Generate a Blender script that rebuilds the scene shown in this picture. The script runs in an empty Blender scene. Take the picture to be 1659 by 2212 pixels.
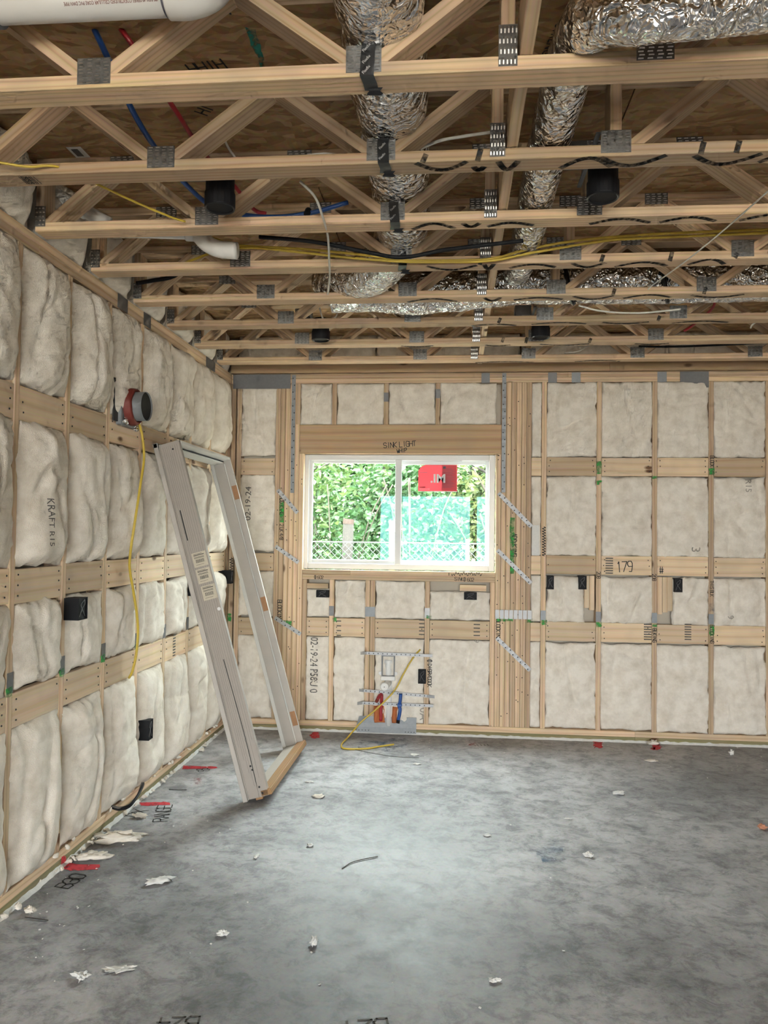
import bpy, math, random
from mathutils import Vector, Matrix, noise, Quaternion
R = math.radians
scene = bpy.context.scene
col = scene.collection
random.seed(7)

# ------------------------------------------------------------------ camera
CAM = Vector((1.7547, -5.8462, 1.53)); YAW, PIT, ROL, FPX = 0.092, 0.027, 0.0123, 1651.1
_fw = Vector((-math.sin(YAW)*math.cos(PIT), math.cos(YAW)*math.cos(PIT), math.sin(PIT)))
_r0 = Vector((math.cos(YAW), math.sin(YAW), 0)); _u0 = _r0.cross(_fw)
_rt = _r0*math.cos(ROL)+_u0*math.sin(ROL); _up = -_r0*math.sin(ROL)+_u0*math.cos(ROL)
cd = bpy.data.cameras.new('camera'); cam = bpy.data.objects.new('camera', cd); col.objects.link(cam)
cd.sensor_fit = 'AUTO'; cd.sensor_width = 36; cd.lens = FPX/2212*36; cd.clip_start = .05; cd.clip_end = 200
m = Matrix((( _rt.x,_up.x,-_fw.x,CAM.x),(_rt.y,_up.y,-_fw.y,CAM.y),(_rt.z,_up.z,-_fw.z,CAM.z),(0,0,0,1)))
cam.matrix_world = m; scene.camera = cam
def _ray(x, y): return _fw+_rt*((x-829.5)/FPX)-_up*((y-1106)/FPX)
def bw(x, y, Y=0.): d = _ray(x, y); return CAM+d*((Y-CAM.y)/d.y)     # photo point on a plane parallel to the back wall
def lw(x, y, X=0.): d = _ray(x, y); return CAM+d*((X-CAM.x)/d.x)     # on a plane parallel to the left wall
def fl(x, y, Z=0.): d = _ray(x, y); return CAM+d*((Z-CAM.z)/d.z)     # on a level plane

# ------------------------------------------------------------------ sky, daylight openings, exposure
SKY = 76.
world = bpy.data.worlds.new('sky'); scene.world = world; world.use_nodes = True
bg = world.node_tree.nodes['Background']; 
# overcast sky: brighter overhead than at the horizon
_nt = world.node_tree; _tc = _nt.nodes.new('ShaderNodeTexCoord'); _sp = _nt.nodes.new('ShaderNodeSeparateXYZ'); _nt.links.new(_tc.outputs['Generated'], _sp.inputs[0])
_mr = _nt.nodes.new('ShaderNodeMapRange'); _nt.links.new(_sp.outputs[2], _mr.inputs[0]); _mr.inputs[3].default_value = SKY/3; _mr.inputs[4].default_value = SKY
_nt.links.new(_mr.outputs[0], bg.inputs[1]); bg.inputs[0].default_value = (.93, .985, 1.0, 1)
scene.view_settings.view_transform = 'Standard'; scene.view_settings.look = 'None'
scene.view_settings.gamma = 1; scene.view_settings.exposure = 0.0; scene.view_settings.use_curve_mapping = False
scene.cycles.use_denoising = True
scene.cycles.max_bounces = 6; scene.cycles.diffuse_bounces = 4; scene.cycles.glossy_bounces = 2; scene.cycles.transmission_bounces = 2; scene.cycles.transparent_max_bounces = 8
scene.cycles.caustics_reflective = False; scene.cycles.caustics_refractive = False; scene.cycles.use_adaptive_sampling = True; scene.cycles.adaptive_threshold = .15; scene.cycles.adaptive_min_samples = 10
REAR_Y, RIGHT_X = -11., 6.2
def portal(name, loc, rot, sx, sy):
    l = bpy.data.lights.new(name, 'AREA'); l.shape = 'RECTANGLE'; l.size = sx; l.size_y = sy; l.cycles.is_portal = True
    o = bpy.data.objects.new(name, l); o.location = loc; o.rotation_euler = rot; col.objects.link(o)
portal('window_daylight_portal', (1.315, .14, 1.69), (R(-90), 0, 0), 1.42, .8)
portal('rear_opening_daylight_portal', (2.2, REAR_Y-.05, 1.2), (R(90), 0, 0), 4.2, 2.4)

# ------------------------------------------------------------------ materials
def mat(name):
    M = bpy.data.materials.new(name); M.use_nodes = True
    nt = M.node_tree; b = nt.nodes['Principled BSDF']; return M, nt, b
def N(nt, t, **kw):
    n = nt.nodes.new(t)
    for k, v in kw.items():
        if k in n.inputs: n.inputs[k].default_value = v
        else: setattr(n, k, v)
    return n
def ramp(nt, stops):
    n = nt.nodes.new('ShaderNodeValToRGB'); e = n.color_ramp.elements
    while len(e) < len(stops): e.new(.5)
    for i, (p, c) in enumerate(stops): e[i].position = p; e[i].color = (*c, 1) if len(c) == 3 else c
    return n
def mix(nt, fac, a, b, mode='MIX'):
    n = nt.nodes.new('ShaderNodeMix'); n.data_type = 'RGBA'; n.blend_type = mode
    for s, v in ((n.inputs[0], fac), (n.inputs[6], a), (n.inputs[7], b)):
        if hasattr(v, 'is_output') or isinstance(v, bpy.types.NodeSocket): nt.links.new(v, s)
        elif isinstance(v, (int, float)): s.default_value = v
        else: s.default_value = (*v, 1)
    return n.outputs[2]
def bump(nt, b, h, strength=.3, dist=.01):
    n = N(nt, 'ShaderNodeBump', Strength=strength, Distance=dist); nt.links.new(h, n.inputs['Height']); nt.links.new(n.outputs[0], b.inputs['Normal'])
def plain(name, c, rough=.6, metal=0., bumpy=0., scale=60., var=.12):
    M, nt, b = mat(name); tc = N(nt, 'ShaderNodeTexCoord'); no = N(nt, 'ShaderNodeTexNoise', Scale=scale, Detail=4.); nt.links.new(tc.outputs['Object'], no.inputs['Vector'])
    c2 = tuple(x*(1-var*2) for x in c)
    nt.links.new(mix(nt, no.outputs['Fac'], c2, c), b.inputs['Base Color'])
    b.inputs['Roughness'].default_value = rough; b.inputs['Metallic'].default_value = metal
    if bumpy: bump(nt, b, no.outputs['Fac'], bumpy, .004)
    return M
def wood(name, light, dark, knot=(.16, .075, .03), rough=.75, grain=1., dirt=0.):
    M, nt, b = mat(name); L = nt.links.new
    tc = N(nt, 'ShaderNodeTexCoord'); oi = N(nt, 'ShaderNodeObjectInfo')
    off = N(nt, 'ShaderNodeVectorMath', operation='MULTIPLY'); cx = N(nt, 'ShaderNodeCombineXYZ'); sc = N(nt, 'ShaderNodeMath', operation='MULTIPLY'); sc.inputs[1].default_value = 37.
    L(oi.outputs['Random'], sc.inputs[0])
    for k in range(3): L(sc.outputs[0], cx.inputs[k])
    ad = N(nt, 'ShaderNodeVectorMath', operation='ADD'); L(tc.outputs['Object'], ad.inputs[0]); L(cx.outputs[0], ad.inputs[1])
    mp = N(nt, 'ShaderNodeMapping'); mp.inputs['Scale'].default_value = (.9, 9, 9); L(ad.outputs[0], mp.inputs[0])
    rings = N(nt, 'ShaderNodeTexWave', Scale=1.7*grain, Distortion=5., Detail=2.); rings.inputs['Detail Scale'].default_value = .7
    rings.wave_type = 'RINGS'; rings.rings_direction = 'X'; L(mp.outputs[0], rings.inputs[0])
    mp2 = N(nt, 'ShaderNodeMapping'); mp2.inputs['Scale'].default_value = (3, 130, 130); L(ad.outputs[0], mp2.inputs[0])
    fib = N(nt, 'ShaderNodeTexNoise', Scale=1., Detail=1.); L(mp2.outputs[0], fib.inputs[0])
    r1 = ramp(nt, [(.2, light), (.8, tuple(x*.8+y*.2 for x, y in zip(light, dark))), (1., tuple(x*.45+y*.55 for x, y in zip(light, dark)))]); L(rings.outputs['Fac'], r1.inputs[0])
    c = mix(nt, .32, r1.outputs[0], fib.outputs['Color'], 'SOFT_LIGHT')
    # knots: sparse dark spots stretched along the board
    mp3 = N(nt, 'ShaderNodeMapping'); mp3.inputs['Scale'].default_value = (3.2, 7, 7); L(ad.outputs[0], mp3.inputs[0])
    vo = N(nt, 'ShaderNodeTexVoronoi', Scale=1.); L(mp3.outputs[0], vo.inputs[0])
    rk = ramp(nt, [(.06, (1, 1, 1)), (.13, (0, 0, 0))]); L(vo.outputs['Distance'], rk.inputs[0])
    sp = N(nt, 'ShaderNodeSeparateColor'); L(vo.outputs['Color'], sp.inputs[0]); th = N(nt, 'ShaderNodeMath', operation='GREATER_THAN'); th.inputs[1].default_value = .62; L(sp.outputs[0], th.inputs[0])
    mu = N(nt, 'ShaderNodeMath', operation='MULTIPLY'); L(rk.outputs[0], mu.inputs[0]); L(th.outputs[0], mu.inputs[1])
    c = mix(nt, mu.outputs[0], c, knot)
    # per-board tint and blotchy weathering
    tint = ramp(nt, [(0, (.70, .66, .62)), (.5, (.92, .9, .88)), (1., (1.14, 1.10, 1.05))]); L(oi.outputs['Random'], tint.inputs[0])
    c = mix(nt, 1., c, tint.outputs[0], 'MULTIPLY')
    bl = N(nt, 'ShaderNodeTexNoise', Scale=5., Detail=3.); L(ad.outputs[0], bl.inputs[0]); rb = ramp(nt, [(.45, (0, 0, 0)), (.75, (1, 1, 1))]); L(bl.outputs['Fac'], rb.inputs[0])
    mm = N(nt, 'ShaderNodeMath', operation='MULTIPLY'); mm.inputs[1].default_value = .25+dirt; L(rb.outputs[0], mm.inputs[0])
    c = mix(nt, mm.outputs[0], c, tuple(x*.55 for x in (.6, .5, .4)))
    L(c, b.inputs['Base Color']); b.inputs['Roughness'].default_value = rough
    return M
M = {}
M['wood'] = wood('pine_lumber', (.70, .535, .37), (.46, .30, .165))
M['truss'] = wood('truss_lumber', (.69, .515, .345), (.42, .265, .14), grain=1.4, dirt=.2)
M['block'] = wood('blocking_lumber', (.74, .59, .42), (.58, .40, .23), grain=.5)
M['treated'] = wood('treated_lumber', (.36, .33, .17), (.24, .20, .09))
M['header'] = wood('header_lumber', (.54, .38, .23), (.36, .22, .11), grain=.5)
M['threshold'] = wood('threshold_wood', (.42, .25, .12), (.25, .12, .05), grain=2.)

def insulation(name, c1, c2):
    M_, nt, b = mat(name); L = nt.links.new; tc = N(nt, 'ShaderNodeTexCoord')
    n1 = N(nt, 'ShaderNodeTexNoise', Scale=11., Detail=3., Roughness=.65); L(tc.outputs['Object'], n1.inputs[0])
    n2 = N(nt, 'ShaderNodeTexNoise', Scale=210., Detail=2., Roughness=.7); L(tc.outputs['Object'], n2.inputs[0])
    r = ramp(nt, [(.28, c2), (.62, c1)]); L(n1.outputs['Fac'], r.inputs[0])
    c = mix(nt, .25, r.outputs[0], n2.outputs['Color'], 'SOFT_LIGHT'); hs = N(nt, 'ShaderNodeHueSaturation', Saturation=.85); L(c, hs.inputs['Color']); L(hs.outputs[0], b.inputs['Base Color'])
    b.inputs['Roughness'].default_value = 1.; b.inputs['Specular IOR Level'].default_value = .1
    bump(nt, b, n2.outputs['Fac'], .5, .006); return M_
M['insul'] = insulation('fibreglass_insulation', (.86, .79, .69), (.68, .60, .49))

def concrete():
    M_, nt, b = mat('concrete_slab'); L = nt.links.new; tc = N(nt, 'ShaderNodeTexCoord')
    big = N(nt, 'ShaderNodeTexNoise', Scale=.55, Detail=2., Roughness=.55); L(tc.outputs['Object'], big.inputs[0])
    mid = N(nt, 'ShaderNodeTexNoise', Scale=4.6, Detail=7., Roughness=.76, Distortion=.3); L(tc.outputs['Object'], mid.inputs[0])
    fine = N(nt, 'ShaderNodeTexNoise', Scale=55., Detail=3., Roughness=.7); L(tc.outputs['Object'], fine.inputs[0])
    mp = N(nt, 'ShaderNodeMapping'); mp.inputs['Scale'].default_value = (3., 3.4, 1); mp.inputs['Rotation'].default_value = (0, 0, R(12)); L(tc.outputs['Object'], mp.inputs[0])
    tro = N(nt, 'ShaderNodeTexNoise', Scale=3.4, Detail=7., Roughness=.78, Distortion=.5); L(mp.outputs[0], tro.inputs[0])
    r = ramp(nt, [(.32, (.22, .222, .235)), (.5, (.39, .392, .41)), (.68, (.51, .512, .53))]); L(mid.outputs['Fac'], r.inputs[0])
    rb = ramp(nt, [(.38, (.60, .60, .61)), (.6, (1.12, 1.12, 1.12))]); L(big.outputs['Fac'], rb.inputs[0])
    c = mix(nt, 1., r.outputs[0], rb.outputs[0], 'MULTIPLY')
    rt = ramp(nt, [(.40, (.52, .52, .53)), (.52, (1.05, 1.05, 1.05))]); L(tro.outputs['Fac'], rt.inputs[0])
    c = mix(nt, .7, c, rt.outputs[0], 'MULTIPLY')
    sc = N(nt, 'ShaderNodeTexNoise', Scale=7., Detail=6., Roughness=.75); L(tc.outputs['Object'], sc.inputs[0])
    rs = ramp(nt, [(.63, (0, 0, 0)), (.72, (1, 1, 1))]); L(sc.outputs['Fac'], rs.inputs[0])
    m1 = N(nt, 'ShaderNodeMath', operation='MULTIPLY'); m1.inputs[1].default_value = .45; L(rs.outputs[0], m1.inputs[0])
    c = mix(nt, m1.outputs[0], c, (.62, .61, .59))
    c = mix(nt, .3, c, fine.outputs['Color'], 'SOFT_LIGHT'); hs = N(nt, 'ShaderNodeHueSaturation', Saturation=.9); L(c, hs.inputs['Color']); L(hs.outputs[0], b.inputs['Base Color'])
    rr = ramp(nt, [(.3, (.44, .44, .44)), (.7, (.66, .66, .66))]); L(mid.outputs['Fac'], rr.inputs[0]); L(rr.outputs[0], b.inputs['Roughness']); b.inputs['Specular IOR Level'].default_value = .34
    return M_
M['concrete'] = concrete()

def osb(name, a, b_, c_):
    M_, nt, b = mat(name); L = nt.links.new; tc = N(nt, 'ShaderNodeTexCoord')
    nz = N(nt, 'ShaderNodeTexNoise', Scale=4., Detail=2.); L(tc.outputs['Object'], nz.inputs[0])
    va = N(nt, 'ShaderNodeVectorMath', operation='MULTIPLY_ADD'); va.inputs[1].default_value = (.16, .16, 0); L(nz.outputs['Color'], va.inputs[0]); L(tc.outputs['Object'], va.inputs[2])
    mp = N(nt, 'ShaderNodeMapping'); mp.inputs['Scale'].default_value = (17, 44, 1); L(va.outputs[0], mp.inputs[0])
    vo = N(nt, 'ShaderNodeTexVoronoi', Scale=1.); L(mp.outputs[0], vo.inputs[0]); sp = N(nt, 'ShaderNodeSeparateColor'); L(vo.outputs['Color'], sp.inputs[0])
    r = ramp(nt, [(0, a), (.5, b_), (1, c_)]); L(sp.outputs[0], r.inputs[0])
    fi = N(nt, 'ShaderNodeTexNoise', Scale=45., Detail=2.); L(va.outputs[0], fi.inputs[0])
    L(mix(nt, .5, r.outputs[0], fi.outputs['Color'], 'SOFT_LIGHT'), b.inputs['Base Color']); b.inputs['Roughness'].default_value = .8
    return M_
M['osb'] = osb('oriented_strand_board', (.27, .15, .065), (.40, .24, .11), (.50, .33, .17))

def foil(name, c=(.86, .86, .87), rough=.16, s=1.):
    M_, nt, b = mat(name); L = nt.links.new; tc = N(nt, 'ShaderNodeTexCoord')
    n0 = N(nt, 'ShaderNodeTexNoise', Scale=14., Detail=2.); L(tc.outputs['Object'], n0.inputs[0])
    va = N(nt, 'ShaderNodeVectorMath', operation='MULTIPLY_ADD'); va.inputs[1].default_value = (.09, .09, .09); L(n0.outputs['Color'], va.inputs[0]); L(tc.outputs['Object'], va.inputs[2])
    v = N(nt, 'ShaderNodeTexVoronoi', Scale=24.); L(va.outputs[0], v.inputs[0]); v2 = N(nt, 'ShaderNodeTexVoronoi', Scale=62.); L(va.outputs[0], v2.inputs[0])
    a = N(nt, 'ShaderNodeMath', operation='MULTIPLY_ADD'); a.inputs[1].default_value = .4; L(v2.outputs['Distance'], a.inputs[0]); L(v.outputs['Distance'], a.inputs[2])
    b.inputs['Base Color'].default_value = (*c, 1); b.inputs['Metallic'].default_value = 1.; b.inputs['Roughness'].default_value = rough
    bump(nt, b, a.outputs[0], s, .022); return M_
M['foil'] = foil('duct_foil')
M['steel'] = plain('galvanised_steel', (.30, .315, .33), .55, .45, .1, 40, .15)
M['plate'] = plain('truss_plate_steel', (.30, .295, .29), .45, .85, .15, 90, .2)
M['tooth'] = plain('plate_slot_steel', (.62, .60, .57), .35, .9, 0, 50)
M['darksteel'] = plain('nail_plate_steel', (.20, .20, .205), .5, .5, .1, 50, .15)
M['bright'] = plain('bright_zinc_strap', (.46, .46, .47), .5, .3, .1, 30, .1)
M['hole'] = plain('punched_hole_dark', (.03, .03, .03), .8)
M['pvc'] = plain('white_pvc', (.80, .79, .77), .35, 0, 0, 8, .04)
M['greypvc'] = plain('grey_plastic', (.20, .205, .22), .5)
M['black'] = plain('black_plastic', (.010, .010, .012), .6); M['black'].node_tree.nodes['Principled BSDF'].inputs['Specular IOR Level'].default_value = .2
M['blacktape'] = plain('black_tape', (.014, .014, .015), .3, 0, .3, 40)
M['white'] = plain('white_vinyl', (.82, .83, .82), .35, 0, 0, 8, .03)
M['vinylshade'] = plain('window_vinyl', (.72, .73, .73), .4, 0, 0, 8, .03)
M['cablewhite'] = plain('white_cable_sheath', (.78, .76, .70), .5)
M['yellow'] = plain('yellow_cable_sheath', (.66, .47, .06), .45)
M['blue'] = plain('blue_pex', (.02, .09, .34), .35)
M['red'] = plain('red_pex', (.42, .03, .04), .35)
M['redseal'] = plain('red_sealant', (.20, .03, .02), .6, 0, .3)
M['orange'] = plain('orange_foam', (.55, .16, .05), .8, 0, .4, 40)
M['ink'] = plain('black_marker_ink', (.015, .014, .013), .6)
M['stamp'] = plain('grey_stamp_ink', (.17, .155, .14), .8, 0, 0, 90, .3)
M['faintstamp'] = plain('faded_stamp_ink', (.46, .41, .35), .8, 0, 0, 90, .2)
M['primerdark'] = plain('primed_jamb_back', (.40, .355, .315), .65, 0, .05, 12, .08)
M['navy'] = plain('print_ink', (.10, .10, .13), .6)
M['paper'] = plain('sticker_paper', (.62, .56, .44), .7)
M['whitepaper'] = plain('white_paper', (.8, .79, .76), .7)
M['whiteprint'] = plain('white_print', (.85, .84, .84), .6)
M['redprint'] = plain('red_sticker', (.75, .06, .08), .55, 0, 0, 6, .08)
M['redprint2'] = plain('dark_red_sticker', (.60, .045, .06), .55, 0, 0, 6, .05)
def backlit(M_, f=.5):
    nt = M_.node_tree; b = nt.nodes['Principled BSDF']; t = N(nt, 'ShaderNodeBsdfTranslucent'); nt.links.new(b.inputs['Base Color'].links[0].from_socket, t.inputs[0]); mx = N(nt, 'ShaderNodeMixShader'); mx.inputs[0].default_value = f; nt.links.new(b.outputs[0], mx.inputs[1]); nt.links.new(t.outputs[0], mx.inputs[2]); nt.links.new(mx.outputs[0], nt.nodes['Material Output'].inputs[0])
for k_ in ('redprint', 'redprint2'): backlit(M[k_], .07)
M['sealant'] = plain('white_sealant', (.82, .82, .80), .8, 0, .5, 70)
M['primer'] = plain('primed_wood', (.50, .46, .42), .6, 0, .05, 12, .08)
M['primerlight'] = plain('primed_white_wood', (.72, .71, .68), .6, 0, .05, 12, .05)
M['groove'] = plain('groove_dark', (.20, .18, .165), .8)
M['rawmort'] = plain('raw_wood_mortise', (.42, .22, .11), .8, 0, .1, 40)
M['sheath'] = plain('wall_sheathing', (.58, .52, .43), .9, 0, .1, 5)
M['ground'] = plain('exterior_ground', (.36, .33, .28), .95, 0, .2, 4)
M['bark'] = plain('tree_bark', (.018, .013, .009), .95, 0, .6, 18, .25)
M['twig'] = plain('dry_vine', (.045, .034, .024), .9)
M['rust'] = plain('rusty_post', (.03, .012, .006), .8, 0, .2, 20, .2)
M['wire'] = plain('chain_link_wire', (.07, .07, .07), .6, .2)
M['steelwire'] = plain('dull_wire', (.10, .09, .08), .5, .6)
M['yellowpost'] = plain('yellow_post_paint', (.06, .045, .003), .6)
M['brickscrap'] = plain('orange_scrap', (.62, .28, .17), .8)
def spray(name, c, lo=.42, hi=.58, scale=24.):
    M_, nt, b = mat(name); L = nt.links.new; tc = N(nt, 'ShaderNodeTexCoord'); n = N(nt, 'ShaderNodeTexNoise', Scale=scale, Detail=6., Roughness=.7); L(tc.outputs['Object'], n.inputs[0])
    r = ramp(nt, [(lo, (0, 0, 0)), (hi, (1, 1, 1))]); L(n.outputs['Fac'], r.inputs[0]); L(r.outputs[0], b.inputs['Alpha']); b.inputs['Base Color'].default_value = (*c, 1); b.inputs['Roughness'].default_value = .7; return M_
M['greenspray'] = spray('green_spray_paint', (.03, .36, .06), .36, .62)
M['redspray'] = spray('red_spray_paint', (.62, .03, .05), .25, .5)
M['faintred'] = spray('faint_red_spray_paint', (.5, .05, .06), .45, .75)
M['bluespray'] = spray('blue_chalk', (.05, .16, .30), .48, .8, 9.)
M['tealspray'] = spray('teal_spray_paint', (.01, .22, .17), .35, .6)
M['blackspray'] = spray('black_spray_paint', (.025, .025, .025), .28, .6, 30.)
def leaf(name, c1, c2):
    M_, nt, b = mat(name); L = nt.links.new; tc = N(nt, 'ShaderNodeTexCoord'); n = N(nt, 'ShaderNodeTexNoise', Scale=9., Detail=3.); L(tc.outputs['Object'], n.inputs[0])
    r = ramp(nt, [(.35, c1), (.65, c2)]); L(n.outputs['Fac'], r.inputs[0]); L(r.outputs[0], b.inputs['Base Color']); b.inputs['Roughness'].default_value = .5
    t = N(nt, 'ShaderNodeBsdfTranslucent'); L(r.outputs[0], t.inputs[0]); mx = N(nt, 'ShaderNodeMixShader'); mx.inputs[0].default_value = .4
    L(b.outputs[0], mx.inputs[1]); L(t.outputs[0], mx.inputs[2]); L(mx.outputs[0], nt.nodes['Material Output'].inputs[0]); return M_
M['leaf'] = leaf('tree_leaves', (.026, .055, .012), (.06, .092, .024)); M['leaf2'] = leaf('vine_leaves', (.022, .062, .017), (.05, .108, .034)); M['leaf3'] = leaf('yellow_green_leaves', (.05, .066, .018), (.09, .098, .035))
def glass():
    M_, nt, b = mat('window_glass'); L = nt.links.new; nt.nodes.remove(b)
    fr = N(nt, 'ShaderNodeFresnel', IOR=1.5); t = N(nt, 'ShaderNodeBsdfTransparent'); t.inputs[0].default_value = (.93, .97, .95, 1); g = N(nt, 'ShaderNodeBsdfGlossy', Roughness=.01); g.inputs[0].default_value = (.35, .95, .9, 1)
    mu = N(nt, 'ShaderNodeMath', operation='MULTIPLY'); mu.inputs[1].default_value = .35; L(fr.outputs[0], mu.inputs[0])
    mx = N(nt, 'ShaderNodeMixShader'); L(mu.outputs[0], mx.inputs[0]); L(t.outputs[0], mx.inputs[1]); L(g.outputs[0], mx.inputs[2]); L(mx.outputs[0], nt.nodes['Material Output'].inputs[0]); return M_
M['glass'] = glass()

# ------------------------------------------------------------------ mesh helpers
class MB:
    def __init__(s): s.v = []; s.f = []
    def add(s, vs, fs):
        n = len(s.v); s.v += [Vector(v) for v in vs]; s.f += [tuple(i+n for i in f) for f in fs]; return s
    def box(s, a, b, c=0.):
        (x0, y0, z0), (x1, y1, z1) = a, b
        if not c: return s.add([(x0,y0,z0),(x1,y0,z0),(x1,y1,z0),(x0,y1,z0),(x0,y0,z1),(x1,y0,z1),(x1,y1,z1),(x0,y1,z1)], [(0,3,2,1),(4,5,6,7),(0,1,5,4),(1,2,6,5),(2,3,7,6),(3,0,4,7)])
        vs = []; idx = {}
        for i, (X, sx) in enumerate(((x0, 1), (x1, -1))):
            for j, (Y, sy) in enumerate(((y0, 1), (y1, -1))):
                for k, (Z, sz) in enumerate(((z0, 1), (z1, -1))):
                    for ax in range(3):
                        p = [X+sx*c, Y+sy*c, Z+sz*c]; p[ax] = (X, Y, Z)[ax]; idx[i, j, k, ax] = len(vs); vs.append(p)
        fs = []
        for i in (0, 1):
            q = [idx[i,0,0,0], idx[i,1,0,0], idx[i,1,1,0], idx[i,0,1,0]]; fs.append(q if i else q[::-1])
            q = [idx[0,i,0,1], idx[0,i,1,1], idx[1,i,1,1], idx[1,i,0,1]]; fs.append(q if i else q[::-1])
            q = [idx[0,0,i,2], idx[1,0,i,2], idx[1,1,i,2], idx[0,1,i,2]]; fs.append(q if i else q[::-1])
        for i in (0, 1):
            for j in (0, 1):
                fs.append([idx[i,j,0,0], idx[i,j,1,0], idx[i,j,1,1], idx[i,j,0,1]]); fs.append([idx[i,0,j,0], idx[i,1,j,0], idx[i,1,j,2], idx[i,0,j,2]]); fs.append([idx[0,i,j,1], idx[1,i,j,1], idx[1,i,j,2], idx[0,i,j,2]])
                for k in (0, 1): fs.append([idx[i,j,k,a] for a in range(3)])
        s.add(vs, fs); return s
    def obox(s, c, ex, ey, ez):           # centre and three half-axes
        c, ex, ey, ez = map(Vector, (c, ex, ey, ez))
        return s.add([c-ex-ey-ez, c+ex-ey-ez, c+ex+ey-ez, c-ex+ey-ez, c-ex-ey+ez, c+ex-ey+ez, c+ex+ey+ez, c-ex+ey+ez], [(0,3,2,1),(4,5,6,7),(0,1,5,4),(1,2,6,5),(2,3,7,6),(3,0,4,7)])
    def tube(s, pts, r, n=8, cap=True, rz=1., rf=None):
        pts = [Vector(p) for p in pts]; t0 = (pts[1]-pts[0]).normalized(); ref = Vector((0, 0, 1)) if abs(t0.z) < .9 else Vector((1, 0, 0))
        u = t0.cross(ref).normalized(); rows = []; last = t0; n0 = len(s.v)
        for i, p in enumerate(pts):
            t = (pts[min(i+1, len(pts)-1)]-pts[max(i-1, 0)]).normalized()
            u = (last.rotation_difference(t) @ u).normalized(); last = t; w = t.cross(u)
            for k in range(n):
                a = 2*math.pi*k/n; d = u*math.cos(a)+w*math.sin(a)
                rr = r(i) if callable(r) else r
                if rf: rr *= rf(i, a)
                d = Vector((d.x, d.y, d.z*rz)); s.v.append(p+d*rr)
        for i in range(len(pts)-1):
            for k in range(n): s.f.append((n0+i*n+k, n0+i*n+(k+1) % n, n0+(i+1)*n+(k+1) % n, n0+(i+1)*n+k))
        if cap: s.f.append(tuple(n0+k for k in range(n))[::-1]); s.f.append(tuple(n0+(len(pts)-1)*n+k for k in range(n)))
        return s
    def lathe(s, o, ax, prof, n=24):      # prof: (distance along axis, radius)
        o = Vector(o); ax = Vector(ax).normalized(); u = ax.orthogonal().normalized(); w = ax.cross(u); n0 = len(s.v)
        for d, r in prof:
            for k in range(n): a = 2*math.pi*k/n; s.v.append(o+ax*d+(u*math.cos(a)+w*math.sin(a))*max(r, 1e-5))
        for i in range(len(prof)-1):
            for k in range(n): s.f.append((n0+i*n+k, n0+i*n+(k+1) % n, n0+(i+1)*n+(k+1) % n, n0+(i+1)*n+k))
        return s
    def mesh(s, name, smooth=False):
        me = bpy.data.meshes.new(name); me.from_pydata([tuple(v) for v in s.v], [], s.f)
        if smooth: me.shade_smooth()
        me.update(); return me
def basis(o):
    q = o.rotation_quaternion if o.rotation_mode == 'QUATERNION' else o.rotation_euler.to_quaternion()
    return Matrix.LocRotScale(o.location, q, None)
def link(name, me, material=None, parent=None, smooth=False, label=None, cat=None, group=None, kind=None, loc=None, rot=None):
    o = bpy.data.objects.new(name, me); col.objects.link(o)
    if material and me is not None and not me.materials: me.materials.append(M[material])
    if loc is not None: o.location = loc
    if rot is not None: o.rotation_mode = 'QUATERNION'; o.rotation_quaternion = rot
    if parent: o.parent = parent; o.matrix_parent_inverse = basis(parent).inverted()      # children are given in the thing's building space
    if label: o['label'] = label
    if cat: o['category'] = cat
    if group: o['group'] = group
    if kind: o['kind'] = kind
    return o
def obj(name, mb, material, parent=None, smooth=False, **kw): return link(name, mb.mesh(name, smooth), material, parent, **kw)
def thing(name, label, cat, loc=(0, 0, 0), group=None, kind=None):
    return link(name, None, label=label, cat=cat, group=group, kind=kind, loc=Vector(loc))
def spline(pts, n=8):
    P = [Vector(p) for p in pts]; P = [P[0]*2-P[1]]+P+[P[-1]*2-P[-2]]; out = []
    for i in range(1, len(P)-2):
        for k in range(n):
            t = k/n; a, b, c, d = P[i-1:i+3]
            out.append(.5*((2*b)+(c-a)*t+(2*a-5*b+4*c-d)*t*t+(3*b-a-3*c+d)*t**3))
    out.append(P[-2]); return out
_bc = {}
def board(name, p, q, w, t, wdir, material='wood', parent=None, **kw):
    """a board from p to q (centre line); w its width along wdir, t its thickness; grain runs along it"""
    p, q = Vector(p), Vector(q); L = (q-p).length; ex = (q-p).normalized(); ey = Vector(wdir); ey = (ey-ex*ey.dot(ex)).normalized(); ez = ex.cross(ey)
    key = (round(L, 4), round(w, 4), round(t, 4), material)
    if key not in _bc: _bc[key] = MB().box((-L/2, -w/2, -t/2), (L/2, w/2, t/2), min(.0022, t*.12)).mesh(name)
    rot = Matrix((ex, ey, ez)).transposed().to_quaternion()
    return link(name, _bc[key], material, parent, loc=(p+q)/2, rot=rot, **kw)
def sbox(name, a, b, material, parent=None, c=.0, **kw):
    a, b = Vector(a), Vector(b); ce = (a+b)/2; h = (b-a)/2
    key = ('s', round(h.x, 4), round(h.y, 4), round(h.z, 4), material, c)
    if key not in _bc: _bc[key] = MB().box(-h, h, c).mesh(name)
    return link(name, _bc[key], material, parent, loc=ce, **kw)

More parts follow.
